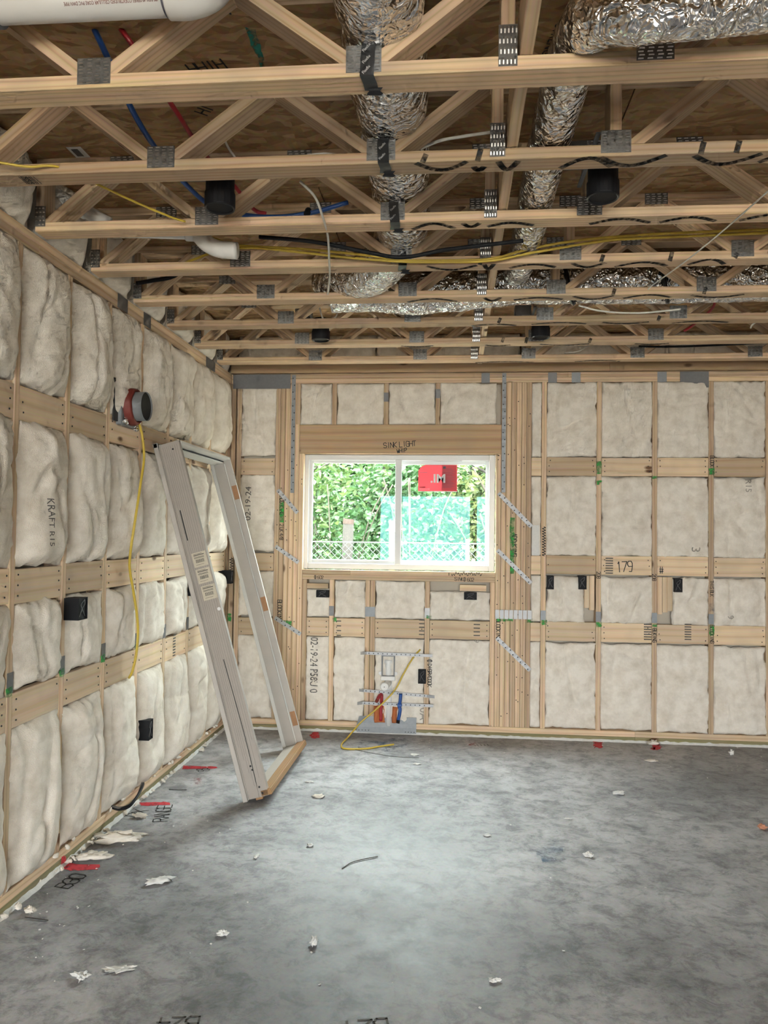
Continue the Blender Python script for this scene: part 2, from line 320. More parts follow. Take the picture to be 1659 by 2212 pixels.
# ---- stroke lettering (hand writing) and type
GL = {'A':"00 26 40|12 32",'B':"00 06 36 45 44 33 03|33 42 41 30 00",'C':"45 36 16 05 01 10 30 41",'D':"00 06 26 44 42 20 00",'E':"46 06 00 40|03 33",'F':"46 06 00|03 33",'G':"45 36 16 05 01 10 30 41 43 23",'H':"00 06|40 46|03 43",
'I':"20 26",'K':"00 06|46 03 40",'L':"06 00 40",'M':"00 06 23 46 40",'N':"00 06 40 46",'O':"10 01 05 16 36 45 41 30 10",'P':"00 06 36 45 44 33 03",'R':"00 06 36 45 44 33 03|23 40",'S':"45 36 16 05 04 13 33 42 41 30 10 01",'T':"06 46|26 20",'U':"06 01 10 30 41 46",
'W':"06 10 24 30 46",'X':"00 46|06 40",'Y':"06 23 46|23 20",'0':"10 01 05 16 36 45 41 30 10",'1':"15 26 20",'2':"05 16 36 45 44 00 40",'3':"05 16 36 45 44 33 42 41 30 10 01|33 13",'4':"30 36 02 42",'5':"46 06 03 33 42 41 30 00",'6':"36 05 01 10 30 41 42 33 03",'7':"06 46 10",'8':"13 04 05 16 36 45 44 33 13 02 01 10 30 41 42 33",
'9':"43 13 04 05 16 36 45 43 30 10",'-':"13 33",'/':"00 46",'*':"11 35|15 31|20 26",'@':"10 01 05 16 36 45 41 30 10|27 2_",' ':"",'#':"10 16|30 36|02 42|04 44",'<':"02 23 42|23 20"}
def plane_map(plane, off):
    if plane == 'B': return lambda u, v: Vector((u, -off, v))
    if plane == 'L': return lambda u, v: Vector((off, u, v))
    return lambda u, v: Vector((u, v, off))
def ribbon(mb, pts, w, mp):
    for a, b in zip(pts[:-1], pts[1:]):
        d = Vector((b[0]-a[0], b[1]-a[1])); l = d.length
        if l < 1e-6: continue
        d /= l; n = Vector((-d.y, d.x))*w/2; e = d*w*.3
        A = Vector(a)-e; B_ = Vector(b)+e; mb.add([mp(*(A-n)), mp(*(B_-n)), mp(*(B_+n)), mp(*(A+n))], [(0, 1, 2, 3)])
def hand(text, plane, pos, h, ang, material, parent, w=None, off=.0025, name='handwriting', jit=.35, mp=None, squash=.62):
    """pos is where the text starts (u, v of the plane); ang its reading direction"""
    mb = MB(); mp = mp or plane_map(plane, off); w = w or h*.13; ca, sa = math.cos(R(ang)), math.sin(R(ang)); x = 0; rnd = random.Random(sum(map(ord, text)))
    for ch in text:
        for st in GL.get(ch, '').split('|'):
            pts = []
            for tok in st.split():
                gx = int(tok[0]); gy = -1 if tok[1] == '_' else int(tok[1])
                lx = x+(gx/6*squash*1.4+rnd.uniform(-.02, .02)*jit*2)*h; ly = (gy/6+rnd.uniform(-.04, .04)*jit*2)*h
                pts.append((pos[0]+lx*ca-ly*sa, pos[1]+lx*sa+ly*ca))
            if len(pts) > 1: ribbon(mb, pts, w, mp)
        x += h*(.78 if ch != ' ' else .5)*squash*1.35
    if mb.f: return obj(name, mb, material, parent)
def typed(text, mp, pos, h, ang, material, parent, name='printed_text', mirror=False, stretch=1., bold=0.):
    cu = bpy.data.curves.new('t', 'FONT'); cu.body = text; cu.size = 1.; cu.offset = bold; cu.resolution_u = 2
    to = bpy.data.objects.new('t', cu); col.objects.link(to); bpy.context.view_layer.update()
    me = bpy.data.meshes.new_from_object(to.evaluated_get(bpy.context.evaluated_depsgraph_get())); bpy.data.objects.remove(to); bpy.data.curves.remove(cu)
    ca, sa = math.cos(R(ang)), math.sin(R(ang)); k = h/.72
    for v in me.vertices:
        x, y = v.co.x*k*stretch*(-1 if mirror else 1), v.co.y*k
        v.co = mp(pos[0]+x*ca-y*sa, pos[1]+x*sa+y*ca)
    me.name = name; return link(name, me, material, parent)
def blob(pts, plane, material, parent, off=.002, name='paint_mark', rag=.006, seed=0, n=10, mp=None):
    """ragged filled outline"""
    mp = mp or plane_map(plane, off); P = []
    for a, b in zip(pts, pts[1:]+pts[:1]):
        for k in range(n):
            t = k/n; x, y = a[0]+(b[0]-a[0])*t, a[1]+(b[1]-a[1])*t
            d = noise.noise_vector(Vector((x*40, y*40, seed)))*rag; P.append((x+d.x, y+d.y))
    cx = sum(p[0] for p in P)/len(P); cy = sum(p[1] for p in P)/len(P)
    mb = MB(); mb.add([mp(cx, cy)]+[mp(*p) for p in P], [(0, i+1, (i+1) % len(P)+1) for i in range(len(P))]); return obj(name, mb, material, parent)

# ------------------------------------------------------------------ the setting: floor, walls, subfloor overhead
H = 2.76                                   # underside of the trusses
S16 = .4064
floor = obj('floor', MB().box((-.25, REAR_Y-.2, -.15), (RIGHT_X+.2, .22, 0)), 'concrete', kind='structure', label='grey concrete slab floor with scuffs and dark patches')
ceiling = link('ceiling', None, kind='structure', label='brown strand board subfloor above the trusses')
k = 0
for y0 in (-11.06, -9.84, -8.62, -7.4, -6.18, -4.96, -3.74, -2.52, -1.30, -.08):
    sx = (k % 2)*1.22; k += 1
    for x0 in (-1.3+sx-1.22, 1.14+sx-1.22, 3.58+sx-1.22, 6.02+sx-1.22):
        a, b = max(x0, -.12), min(x0+2.435, RIGHT_X+.1)
        if b-a > .1: sbox('panel', (a, y0-.0, H+.305), (b, min(y0+1.217, .2), H+.323), 'osb', ceiling)

sbox('leak_backing', (-.13, REAR_Y-.12, H+.3235), (RIGHT_X+.15, .22, H+.36), 'sheath', ceiling)  # slab added above to stop sky light leaking through panel seams
# left wall -------------------------------------------------------
wall_left = link('wall_left', None, kind='structure', label='open stud wall on the left stuffed with insulation')
sbox('sheathing', (-.13, REAR_Y-.12, -.1), (-.0895, .125, H+.5), 'sheath', wall_left)
LS = [-2.9375+S16*i for i in range(-19, 7)]           # stud centres
board('bottom_plate', (-.0445, REAR_Y, .019), (-.0445, -.0, .019), .089, .038, (1, 0, 0), 'treated', wall_left)
board('bottom_plate', (-.0445, REAR_Y, .0595), (-.0445, -.0, .0595), .089, .042, (1, 0, 0), 'wood', wall_left)
for a, b in ((REAR_Y, -5.2), (-5.2, -2.0), (-2.0, .0)):
    board('top_plate', (-.0445, a, H-.019), (-.0445, b, H-.019), .089, .038, (1, 0, 0), 'wood', wall_left)
for a, b in ((REAR_Y, -6.), (-6., -2.8), (-2.8, -1.0), (-1.0, .0)):
    board('top_plate', (-.0445, a, H-.057), (-.0445, b, H-.057), .089, .038, (1, 0, 0), 'wood', wall_left)
for y in LS+[-.095, -.02]: board('stud', (-.0445, y, .0805), (-.0445, y, H-.076), .089, .038, (1, 0, 0), 'wood', wall_left)
ROWS = [(.868, .728), (1.37, 1.228), (2.112, 1.974)]
bays_l = list(zip(LS[:-1], LS[1:]))+[(LS[-1], -.095)]
for bi, (a, b) in enumerate(bays_l):
    if b < -3.8: continue
    for ri, (zt, zb) in enumerate(ROWS):
        dz = random.uniform(-.006, .006)
        board('blocking', (-.0195, a+.0195, (zt+zb)/2+dz), (-.0195, b-.0195, (zt+zb)/2+dz), .14, .037, (0, 0, 1), 'block', wall_left)
# back wall -------------------------------------------------------
wall_back = link('wall_back', None, kind='structure', label='open stud wall with the sliding window, stuffed with insulation')
mbs = MB()
for a, b in (((-.1, .0895, 0), (.56, .105, H+.3)), ((2.08, .0895, 0), (RIGHT_X, .105, H+.3)), ((.56, .0895, 0), (2.08, .105, 1.235)), ((.56, .0895, 2.145), (2.08, .105, H+.3))): mbs.box(a, b)
obj('sheathing', mbs, 'sheath', wall_back)
mbs = MB()                                 # outside face of the wall, light siding
for a, b in (((-.1, .105, -.15), (.56, .125, H+.5)), ((2.08, .105, -.15), (RIGHT_X, .125, H+.5)), ((.56, .105, -.15), (2.08, .125, 1.235)), ((.56, .105, 2.145), (2.08, .125, H+.5))): mbs.box(a, b)
obj('siding', mbs, 'white', wall_back)
YB = .0445
for a, b in ((0, 3.1), (3.1, RIGHT_X)):
    board('bottom_plate', (a, YB, .019), (b, YB, .019), .089, .038, (0, 1, 0), 'treated', wall_back)
    board('bottom_plate', (a, YB, .0595), (b, YB, .0595), .089, .042, (0, 1, 0), 'wood', wall_back)
for a, b in ((0, 2.6), (2.6, RIGHT_X)): board('top_plate', (a, YB, H-.019), (b, YB, H-.019), .089, .038, (0, 1, 0), 'wood', wall_back)
for a, b in ((0, 3.6), (3.6, RIGHT_X)): board('top_plate', (a, YB, H-.057), (b, YB, H-.057), .089, .038, (0, 1, 0), 'wood', wall_back)
for a, b in ((0, 2.9), (2.9, RIGHT_X)):
    board('rim_plate', (a, -.018, H+.037), (b, -.018, H+.037), .072, .036, (0, 0, 1), 'header', wall_back)
def vst(x, z0=.0805, z1=H-.076, name='stud', mt='wood', dy=0.): return board(name, (x, YB+dy, z0), (x, YB+dy, z1), .089, .0362, (0, 1, 0), mt, wall_back)
studs_b = {}
for x in (.019, .028+.038): vst(x-.0)
for i in range(6):
    if i < 5: vst(.377+.038*i, dy=random.uniform(0, .003))
    else: vst(.377+.038*i, z1=2.137, name='trimmer')
for i in range(7): vst(2.085+.038*i, z1=(2.137 if i == 0 else H-.076), name='trimmer' if i == 0 else 'stud', dy=random.uniform(0, .003))
for i in range(10): studs_b[i] = vst(2.425+S16*i)
for x in (.819, 1.222, 1.62): vst(x, 2.363, H-.076, 'cripple_stud')
vst(.533, 2.363, H-.076, 'cripple_stud')
header = board('header', (.548, .0225, 2.25), (2.104, .0225, 2.25), .226, .042, (0, 0, 1), 'header', wall_back)
board('header', (.548, .0665, 2.25), (2.104, .0665, 2.25), .226, .042, (0, 0, 1), 'header', wall_back)
sill = board('sill_plate', (.586, YB, 1.182), (2.066, YB, 1.182), .089, .038, (0, 1, 0), 'wood', wall_back)
board('sill_plate', (.586, YB, 1.2195), (.96, YB, 1.2195), .089, .036, (0, 1, 0), 'wood', wall_back)
board('sill_plate', (.96, YB, 1.2195), (2.066, YB, 1.2195), .089, .036, (0, 1, 0), 'wood', wall_back)
low = [.819, 1.098, 1.137, 1.555]
for x in low: vst(x, .0805, 1.163, 'cripple_stud')
vst(.606, .0805, 1.163, 'cripple_stud'); vst(2.047, .0805, 1.163, 'cripple_stud')
def blk(x0, x1, zt, zb): return board('blocking', (x0, .0195, (zt+zb)/2), (x1, .0195, (zt+zb)/2), zt-zb, .037, (0, 0, 1), 'block', wall_back)
blks = {}
for zt, zb in ROWS:
    blk(.086, .357, zt-.012, zb-.005); blk(2.332, 2.405, zt, zb)
    for i in range(9): blks[i, zt] = blk(2.445+S16*i, 2.445+S16*i+.3665, zt+random.uniform(-.004, .004)+.008*(zt < 1.5), zb+.008*(zt < 1.5))
for a, b in ((.626, .799), (.839, 1.078), (1.157, 1.535), (1.575, 2.027)): blk(a, b, .868, .728)
# short blocks beside and over the outlet boxes
board('backing_block', (.605, .02, 1.112), (.79, .02, 1.112), .04, .036, (0, 0, 1), 'block', wall_back)
board('backing_block', (1.80, .02, 1.118), (2.0, .02, 1.118), .046, .036, (0, 0, 1), 'block', wall_back)
for x, z0 in ((2.745, .985), (2.783, .97)): board('backing_block', (x, .012, z0), (x, .012, 1.227), .036, .036, (1, 0, 0), 'block', wall_back)
for x, z0 in ((3.275, .95), (3.313, .965), (3.349, .975)): board('backing_block', (x, .012, z0), (x, .012, 1.227), .036, .036, (1, 0, 0), 'block', wall_back)
# the walls out of view, with the wide openings the daylight comes in by
wall_right = obj('wall_right', MB().box((RIGHT_X, REAR_Y, 0), (RIGHT_X+.12, .12, H+.3)), 'insul', kind='structure', label='insulated side wall to the right, out of view')
mbr = MB()
for a, b in (((-.1, REAR_Y-.12, 0), (.1, REAR_Y, H+.3)), ((4.3, REAR_Y-.12, 0), (RIGHT_X, REAR_Y, H+.3)), ((.1, REAR_Y-.12, 2.4), (4.3, REAR_Y, H+.3)), ((2.1, REAR_Y-.12, 0), (2.25, REAR_Y, 2.4))): mbr.box(a, b)
obj('sky_block_slab', MB().box((-1.2, REAR_Y-3.2, 2.5), (RIGHT_X+1.2, REAR_Y-.12, 2.65)), 'sheath', kind='structure', label='unseen slab added outside the rear openings to block high sky')  # added out of view to keep high sky off the rear openings
wall_rear = obj('wall_rear', mbr, 'sheath', kind='structure', label='rear wall behind the camera with wide openings')
# white sealant beads where the plates meet the slab
def bead(name, p0, p1, nrm, lab):
    mb = MB(); n = 220; p0, p1, nrm = Vector(p0), Vector(p1), Vector(nrm); pts = []
    for i in range(n+1):
        p = p0.lerp(p1, i/n); w = .012+.012*abs(noise.noise(p*9))+.01*max(0, noise.noise(p*31)); h = .008+.006*noise.noise(p*23+Vector((5, 0, 0))); pts.append((p, w, max(h, .003)))
    for p, w, h in pts: mb.v += [p+nrm*w+Vector((0, 0, .0005)), p+nrm*w*.6+Vector((0, 0, h)), p+Vector((0, 0, h*1.6+.003))]
    for i in range(n): a = i*3; mb.f += [(a, a+3, a+4, a+1), (a+1, a+4, a+5, a+2)]
    obj(name, mb, 'sealant', kind='structure', smooth=True, label=lab)
bead('trim_1', (0, -6, 0), (0, -.01, 0), (1, 0, 0), 'white sealant bead along the foot of the left wall')
bead('trim_2', (0, 0, 0), (6.1, 0, 0), (0, -1, 0), 'white sealant bead along the foot of the window wall')

# window ----------------------------------------------------------
win = link('window_1', None, kind='structure', label='white vinyl sliding window looking out on trees')
X0, X1, Z0, Z1 = .572, 2.062, 1.243, 2.135
def rect_frame(x0, x1, z0, z1, w, y0, y1, c=.004):
    mb = MB(); mb.box((x0, y0, z0), (x0+w, y1, z1), c); mb.box((x1-w, y0, z0), (x1, y1, z1), c); mb.box((x0+w, y0, z0), (x1-w, y1, z0+w), c); mb.box((x0+w, y0, z1-w), (x1-w, y1, z1), c); return mb
fr = obj('frame', rect_frame(X0, X1, Z0, Z1, .046, .052, .125), 'vinylshade', win)
obj('sash', rect_frame(.612, 1.328, 1.283, 2.102, .034, .065, .088), 'white', win)
obj('sash', rect_frame(1.300, 2.022, 1.287, 2.092, .030, .092, .115), 'vinylshade', win)
obj('meeting_stile', MB().box((1.295, .05, 1.285), (1.345, .064, 2.10), .003), 'vinylshade', win)
sbox('pane', (.644, .075, 1.315), (1.30, .079, 2.07), 'glass', win)
pr = sbox('pane', (1.328, .102, 1.315), (1.994, .106, 2.064), 'glass', win)
stk = thing('sticker', None, None); stk.parent = win; stk['label'] = 'red paper sticker on the right pane'
sm = plane_map('B', -.1005)
def ysm(off): return lambda u, v: Vector((u, .1015-off, v))
sx0, sx1, sz0, sz1 = 1.471, 1.772, 1.853, 2.062
mb = MB(); out = [(sx0, sz0), (sx1, sz0), (sx1, sz1), (sx0+.055, sz1), (sx0+.025, sz1-.012), (sx0, sz1-.045)]
mb.add([ysm(.0)(*p) for p in out], [tuple(range(6))]); obj('sticker_face', mb, 'redprint', stk)
obj('sticker_panel', MB().add([ysm(.0008)(*p) for p in ((sx1-.118, sz0+.008), (sx1-.004, sz0+.008), (sx1-.004, sz1-.004), (sx1-.118, sz1-.004))], [(0, 1, 2, 3)]), 'redprint2', stk)
obj('sticker_border', MB().add([ysm(.0006)(*p) for p in ((sx0, sz0), (sx1, sz0), (sx1, sz0+.005), (sx0, sz0+.005))], [(0, 1, 2, 3)]), 'whiteprint', stk)
typed('MI.', ysm(.0015), (1.685, 1.925), .066, 0, 'whiteprint', stk, mirror=True, bold=.03, stretch=1.05)
mbp = MB()
for i in range(16):
    z = sz1-.03-i*.0098; a = sx1-.112; mbp.box((a+.002*(i % 3), .0995, z), (a+.07+.03*((i*7 % 5)/5), .1003, z+.0022))
mbp.box((sx1-.108, .0995, sz1-.03), (sx1-.088, .1003, sz1-.012)); mbp.box((sx0+.012, .0995, sz1-.06), (sx0+.07, .1003, sz1-.057))
obj('fine_print', mbp, 'navy', stk)
obj('fine_print', MB().box((sx0+.01, .0995, sz0+.018), (sx0+.09, .1003, sz0+.021)), 'whiteprint', stk); obj('sticker_block', MB().box((sx0+.01, .0995, sz0+.028), (sx0+.055, .1003, sz0+.04)), 'redprint2', stk)

# ------------------------------------------------------------------ floor trusses overhead
TY = [-.42-.4877*k for k in range(7, -1, -1)]        # front faces, nearest first
NB = [.742, 1.499, 1.884, 2.264, 3.012, 3.80, 4.56, 5.31]
ZB, ZT = H+.038, H+.305-.038
def web(name, xb, xt, parent, half=.019):
    al = math.atan2(ZT-ZB, xt-xb); hw = half/abs(math.sin(al)); c = Vector(((xb+xt)/2, .0445, (ZB+ZT)/2)); q = Quaternion((0, 1, 0), -al); qi = q.inverted()
    key = ('w', round(xt-xb, 4), half)
    if key not in _bc:
        mb = MB(); P = [(xb-hw, ZB), (xb+hw, ZB), (xt+hw, ZT), (xt-hw, ZT)]; vs = [qi @ (Vector((x, y, z))-c) for y in (.0015, .0875) for x, z in P]
        mb.add(vs, [(0, 1, 2, 3), (7, 6, 5, 4), (0, 4, 5, 1), (1, 5, 6, 2), (2, 6, 7, 3), (3, 7, 4, 0)]); _bc[key] = mb.mesh(name)
    return link(name, _bc[key], 'truss', parent, loc=c, rot=q)
def plate_mesh(w, h, nc, nr, vert=False):
    mb = MB(); mb.box((-w/2, -.0014, -h/2), (w/2, 0, h/2)); nf = len(mb.f)
    for i in range(nc):
        for j in range(nr):
            x = -w/2+w*(i+.5)/nc+(.0015 if j % 2 else -.0015); z = -h/2+h*(j+.5)/nr
            a, b = (w/nc*.30, h/nr*.20) if not vert else (w/nc*.18, h/nr*.32)
            mb.add([(x-a, -.0016, z-b), (x+a, -.0016, z-b), (x+a*.9, -.004, z+b*.2), (x-a*.9, -.004, z+b*.2), (x-a, -.0016, z+b), (x+a, -.0016, z+b)], [(0, 1, 2, 3), (3, 2, 5, 4)])
    me = mb.mesh('connector_plate'); me.materials.append(M['plate']); me.materials.append(M['tooth'])
    for p in me.polygons: p.material_index = 0 if p.index < nf else 1
    return me
PM = {'node': plate_mesh(.096, .074, 4, 8), 'vert': plate_mesh(.05, .112, 5, 4, True), 'top': plate_mesh(.1, .05, 4, 5), 'end': plate_mesh(.045, .085, 3, 5)}
truss0 = thing('floor_truss', None, 'truss')
board('bottom_chord', (.012, .0445, H+.019), (RIGHT_X-.02, .0445, H+.019), .089, .038, (0, 1, 0), 'truss', truss0)
board('top_chord', (.012, .0445, H+.286), (RIGHT_X-.02, .0445, H+.286), .089, .038, (0, 1, 0), 'truss', truss0)
hw = .034
board('end_post', (.031, .0445, ZB), (.031, .0445, ZT), .089, .036, (0, 1, 0), 'truss', truss0)
pairs = [(.07, .345), (.742-hw, .345+2*hw), (.742+hw, 1.12-hw), (1.499-hw, 1.12+hw), (1.499+hw, 1.83), (2.264+.06, 2.64-hw), (3.012-hw, 2.64+hw), (3.012+hw, 3.405-hw), (3.80-hw, 3.405+hw), (3.80+hw, 4.18-hw), (4.56-hw, 4.18+hw), (4.56+hw, 4.93-hw), (5.31-hw, 4.93+hw), (5.31+hw, 5.7)]
for a, b in pairs: web('web', a, b, truss0)
for x in (1.884, 2.264): board('web_post', (x, .0445, ZB), (x, .0445, ZT), .086, .038, (0, 1, 0), 'truss', truss0)
for x in NB:
    if x == 1.884: link('connector_plate', PM['vert'], None, truss0, loc=(x, 0, H+.065))
    else: link('connector_plate', PM['node'], None, truss0, loc=(x, 0, H+.046))
for x in (.38, 1.12, 1.86, 2.264, 2.64, 3.405, 4.18): link('connector_plate', PM['top'], None, truss0, loc=(x, 0, H+.278))
link('connector_plate', PM['end'], None, truss0, loc=(.034, 0, H+.062))
ordw = ['first', 'second', 'third', 'fourth', 'fifth', 'sixth', 'seventh', 'eighth', 'ninth', 'tenth']
trusses = []
for i, y in enumerate(TY):
    if i == 0: t = truss0
    else:
        t = truss0.copy(); col.objects.link(t)
        for ch in list(truss0.children): c = ch.copy(); col.objects.link(c); c.parent = t
    t['label'] = ('wooden floor truss nearest the camera, overhead' if i == 0 else 'wooden floor truss closest to the window wall, overhead' if i == 7 else 'wooden floor truss overhead, %s one from the camera' % ordw[i]); t['group'] = 'floor trusses overhead'
    trusses.append(t)
for t, y in zip(trusses, TY): t.location = (0, y, 0)
# black spray curls on the trusses (bottom and front faces of the chords), stamps
def arcpts(x0, x1, y0, dy, n=10): return [(x0+(x1-x0)*i/n, y0+dy*math.sin(math.pi*i/n)) for i in range(n+1)]
def spray_on(i, arcs, front=()):
    y = TY[i]
    for x0, x1, y0, dy in arcs: mb = MB(); ribbon(mb, arcpts(x0, x1, y+y0, dy), .022, lambda u, v: Vector((u, v, H-.0012))); obj('spray_mark', mb, 'blackspray', trusses[i])
    for x0, z0, z1 in front: mb = MB(); ribbon(mb, [(x0, H+z0), (x0+.008, H+z1)], .018, lambda u, v: Vector((u, y-.0015, v))); obj('spray_mark', mb, 'blackspray', trusses[i])
spray_on(1, [(1.62, 1.78, .01, .05), (1.81, 1.84, .05, .02), (1.89, 1.95, .02, .05), (2.10, 2.26, .07, -.06), (2.22, 2.42, .01, .06), (2.52, 2.72, .02, .06), (2.74, 2.9, .07, -.05)], [(2.53, .0, .03), (2.64, 0, .03), (1.64, .002, .02), (1.82, 0, .03)])
spray_on(2, [(1.58, 1.74, .07, -.05), (1.78, 1.84, .03, .03), (1.88, 2.05, .06, -.03), (2.28, 2.5, .06, -.04), (2.55, 2.75, .06, -.04), (2.85, 3.1, .06, -.05)], [])
spray_on(3, [(1.62, 1.84, .02, .05), (1.88, 1.92, .01, .06), (2.0, 2.2, .06, -.04), (2.28, 2.42, .02, .05), (2.48, 2.7, .07, -.05), (2.8, 2.95, .06, -.06)], [(2.7, .0, .03), (1.86, 0, .03), (2.4, 0, .025), (2.98, .008, .02)])
spray_on(4, [(1.5, 1.75, .07, -.05), (1.9, 1.98, .02, .05), (2.06, 2.3, .06, -.03), (2.36, 2.55, .02, .05), (2.62, 2.85, .06, -.05), (2.95, 3.2, .03, .04)], [(2.55, .0, .025), (3.0, 0, .025)])
spray_on(5, [(1.85, 2.1, .07, -.03), (2.2, 2.5, .05, -.03), (2.6, 2.85, .03, .03), (3.0, 3.3, .06, -.03)], [(2.0, .0, .02), (2.9, 0, .02)])
spray_on(6, [(1.4, 1.6, .05, .02), (1.95, 2.1, .05, .02), (2.3, 2.6, .04, .03), (2.9, 3.1, .05, .02)], [(2.2, .002, .03), (2.05, .01, .03), (2.6, 0, .02)])
spray_on(7, [(1.9, 2.3, .07, -.02), (2.6, 2.9, .06, -.02)], [])
for k in range(3): hand('IEXHII', 'C', (.22, TY[1]+.012+k*.02), .016, 2, 'ink', trusses[1], mp=lambda u, v: Vector((u, v, H-.001)), name='mill_stamp', w=.003)
# strongback running through the duct chase
sb = thing('strongback_board', 'long pine board laid through the truss openings from front to back', 'board', (1.935, -2.2, H+.04))
board('plank', (1.932, -4.4, H+.108), (1.932, -2.05, H+.108), .135, .036, (0, 0, 1), 'wood', sb); board('plank', (1.932, -2.05, H+.108), (1.932, -.12, H+.108), .135, .036, (0, 0, 1), 'wood', sb)

# ------------------------------------------------------------------ insulation batts
def batt(plane, u0, u1, v0, v1, label, bulge=.02, rec=.012, rag=.01, ov=.0, seed=0, group=None, folds=.5, depth=.06, shift=0., step=.0145, name='insulation_batt'):
    nu = max(8, int((u1-u0)/step)); nv = max(10, int((v1-v0)/step)); nu = min(nu, 40); nv = min(nv, 48); mb = MB(); sd = seed*7.31
    cu, cv = (u0+u1)/2, (v0+v1)/2; rnd = random.Random(seed); tw = rnd.uniform(-.3, .3)
    def hf(u, v):
        s = (u-u0)/(u1-u0); t = (v-v0)/(v1-v0); s = min(max(s, 0), 1); t = min(max(t, 0), 1)
        p = (1-abs(2*s-1)**3.2)*(1-abs(2*t-1)**7)**.8
        n1 = noise.noise(Vector((u*3.2+sd, v*2.6, sd*.3))); n2 = noise.noise(Vector((u*11, v*3.2+sd, sd))); n3 = noise.noise(Vector((u*26+sd, v*22, 1.7)))
        cr = max(0., 1-abs(noise.noise(Vector((u*5.5+tw*v*4, v*1.5+sd, 9.1))))*7)
        cr2 = max(0., 1-abs(noise.noise(Vector((u*2.5, v*6+tw*u*8, sd+4.))))*8)
        h = -rec+bulge*p*(1+.45*n1)+p*(folds*(.011*n2-.012*cr-.007*cr2)+.0055*n3)
        return h
    def P(u, v, h):
        if plane == 'B': return Vector((u, shift-h, v))
        return Vector((h+shift, u, v))
    g = []
    for j in range(nv+1):
        for i in range(nu+1):
            s, t = i/nu, j/nv; u = u0-ov+(u1-u0+2*ov)*s; v = v0+(v1-v0)*t
            es = max(0, 1-min(s, 1-s)*7); et = max(0, 1-min(t, 1-t)*7)
            sg = -1 if s < .5 else 1; tg = -1 if t < .5 else 1
            ru = rag*(noise.noise(Vector((sg*3.1+sd, v*7, 2)))*1.3+.6*noise.noise(Vector((sg+sd, v*31, 5)))); rv = rag*.8*(noise.noise(Vector((u*8, tg*2.7+sd, 2)))+.5*noise.noise(Vector((u*33, tg+sd, 3))))
            uu = u+sg*es*ru; vv = v+tg*et*rv; h = hf(u, v)
            h += (.010*noise.noise(Vector((u*40, v*40, sd)))*(es+et)*.6)
            g.append(P(uu, vv, h))
    W = nu+1; mb.v = g; mb.f = [(j*W+i, j*W+i+1, (j+1)*W+i+1, (j+1)*W+i) if plane == 'B' else (j*W+i, j*W+i+1, (j+1)*W+i+1, (j+1)*W+i) for j in range(nv) for i in range(nu)]
    ring = [i for i in range(W)]+[j*W+nu for j in range(1, nv+1)]+[nv*W+i for i in range(nu-1, -1, -1)]+[j*W for j in range(nv-1, 0, -1)]
    b0 = len(mb.v)
    for r in ring:
        p = mb.v[r]; q = Vector(p)
        cc = P(cu, cv, 0); d = (cc-p); d.normalize(); q += d*.006
        if plane == 'B': q.y = shift+rec+depth
        else: q.x = shift-rec-depth
        mb.v.append(q)
    n = len(ring)
    for k in range(n): mb.f.append((ring[k], b0+k, b0+(k+1) % n, ring[(k+1) % n]))
    mb.f.append(tuple(b0+k for k in range(n)))
    o = obj(name, mb, 'insul', smooth=True, label=label, cat='insulation', group=group)
    o['_'] = 1; del o['_']; return o, hf
rown = ['bottom row', 'second row up', 'third row up', 'top row']
ZR = [(.086, .722), (.874, 1.222), (1.376, 1.968), (2.118, 2.682)]
left_b = {}
lb = [b for b in bays_l if b[1] > -3.4][::-1]       # first bay at the corner
for bi, (a, b) in enumerate(lb):
    for ri, (z0, z1) in enumerate(ZR):
        lab = 'insulation batt in left wall, %s, %s bay from the corner' % (rown[ri], ordw[bi])
        rnd = random.Random(bi*10+ri); bul = rnd.uniform(.055, .08)*(1.0 if ri != 1 else .75)*(1.15 if ri == 3 else 1)
        left_b[bi, ri] = batt('L', a+.017, b-.017, z0, z1, lab, bulge=bul, rec=.006, rag=.026, ov=.004, seed=bi*10+ri+1, group='left wall batts', folds=1.7)
back_b = {}
rb = [('corner', .088, .355)]+[('between', 2.445+S16*i, 2.445+S16*i+.367) for i in range(5)]
nmb = ['corner bay left of the window', 'first bay right of window stud pack', 'second bay right of window stud pack', 'third bay right of window stud pack', 'fourth bay right of window stud pack', 'fifth bay right of window stud pack']
for bi, (_, a, b) in enumerate(rb):
    for ri, (z0, z1) in enumerate(ZR):
        if bi == 0 and ri == 3: z1 = 2.655
        lab = 'insulation batt in window wall, %s, %s' % (rown[ri], nmb[bi])
        ua, ub = (3.372 if (bi, ri) == (3, 1) else a), (2.722 if (bi, ri) == (1, 1) else b)      # room for the boxes' backing blocks
        back_b[bi, ri] = batt('B', ua, ub, z0, z1, lab, bulge=.03, rec=.006, rag=.018, ov=.003, seed=100+bi*10+ri, group='window wall batts', folds=2.2 if ri == 1 else 1.7)
for ri, (z0, z1) in enumerate(ZR):
    batt('B', 2.333, 2.405, z0, z1, 'narrow insulation strip right of the window stud pack, %s' % rown[ri], bulge=.008, rec=.012, rag=.006, seed=190+ri, group='narrow insulation strips', folds=.6)
for k, (a, b) in enumerate(((.553, .799), (.839, 1.202), (1.242, 1.60), (1.64, 2.064))):
    batt('B', a, b, 2.366, 2.682, 'cream fibreglass batt above the window header, %s from the left' % ordw[k], bulge=.018, rec=.008, rag=.01, seed=200+k, group='batts above the header', folds=1.3)
uw = {}
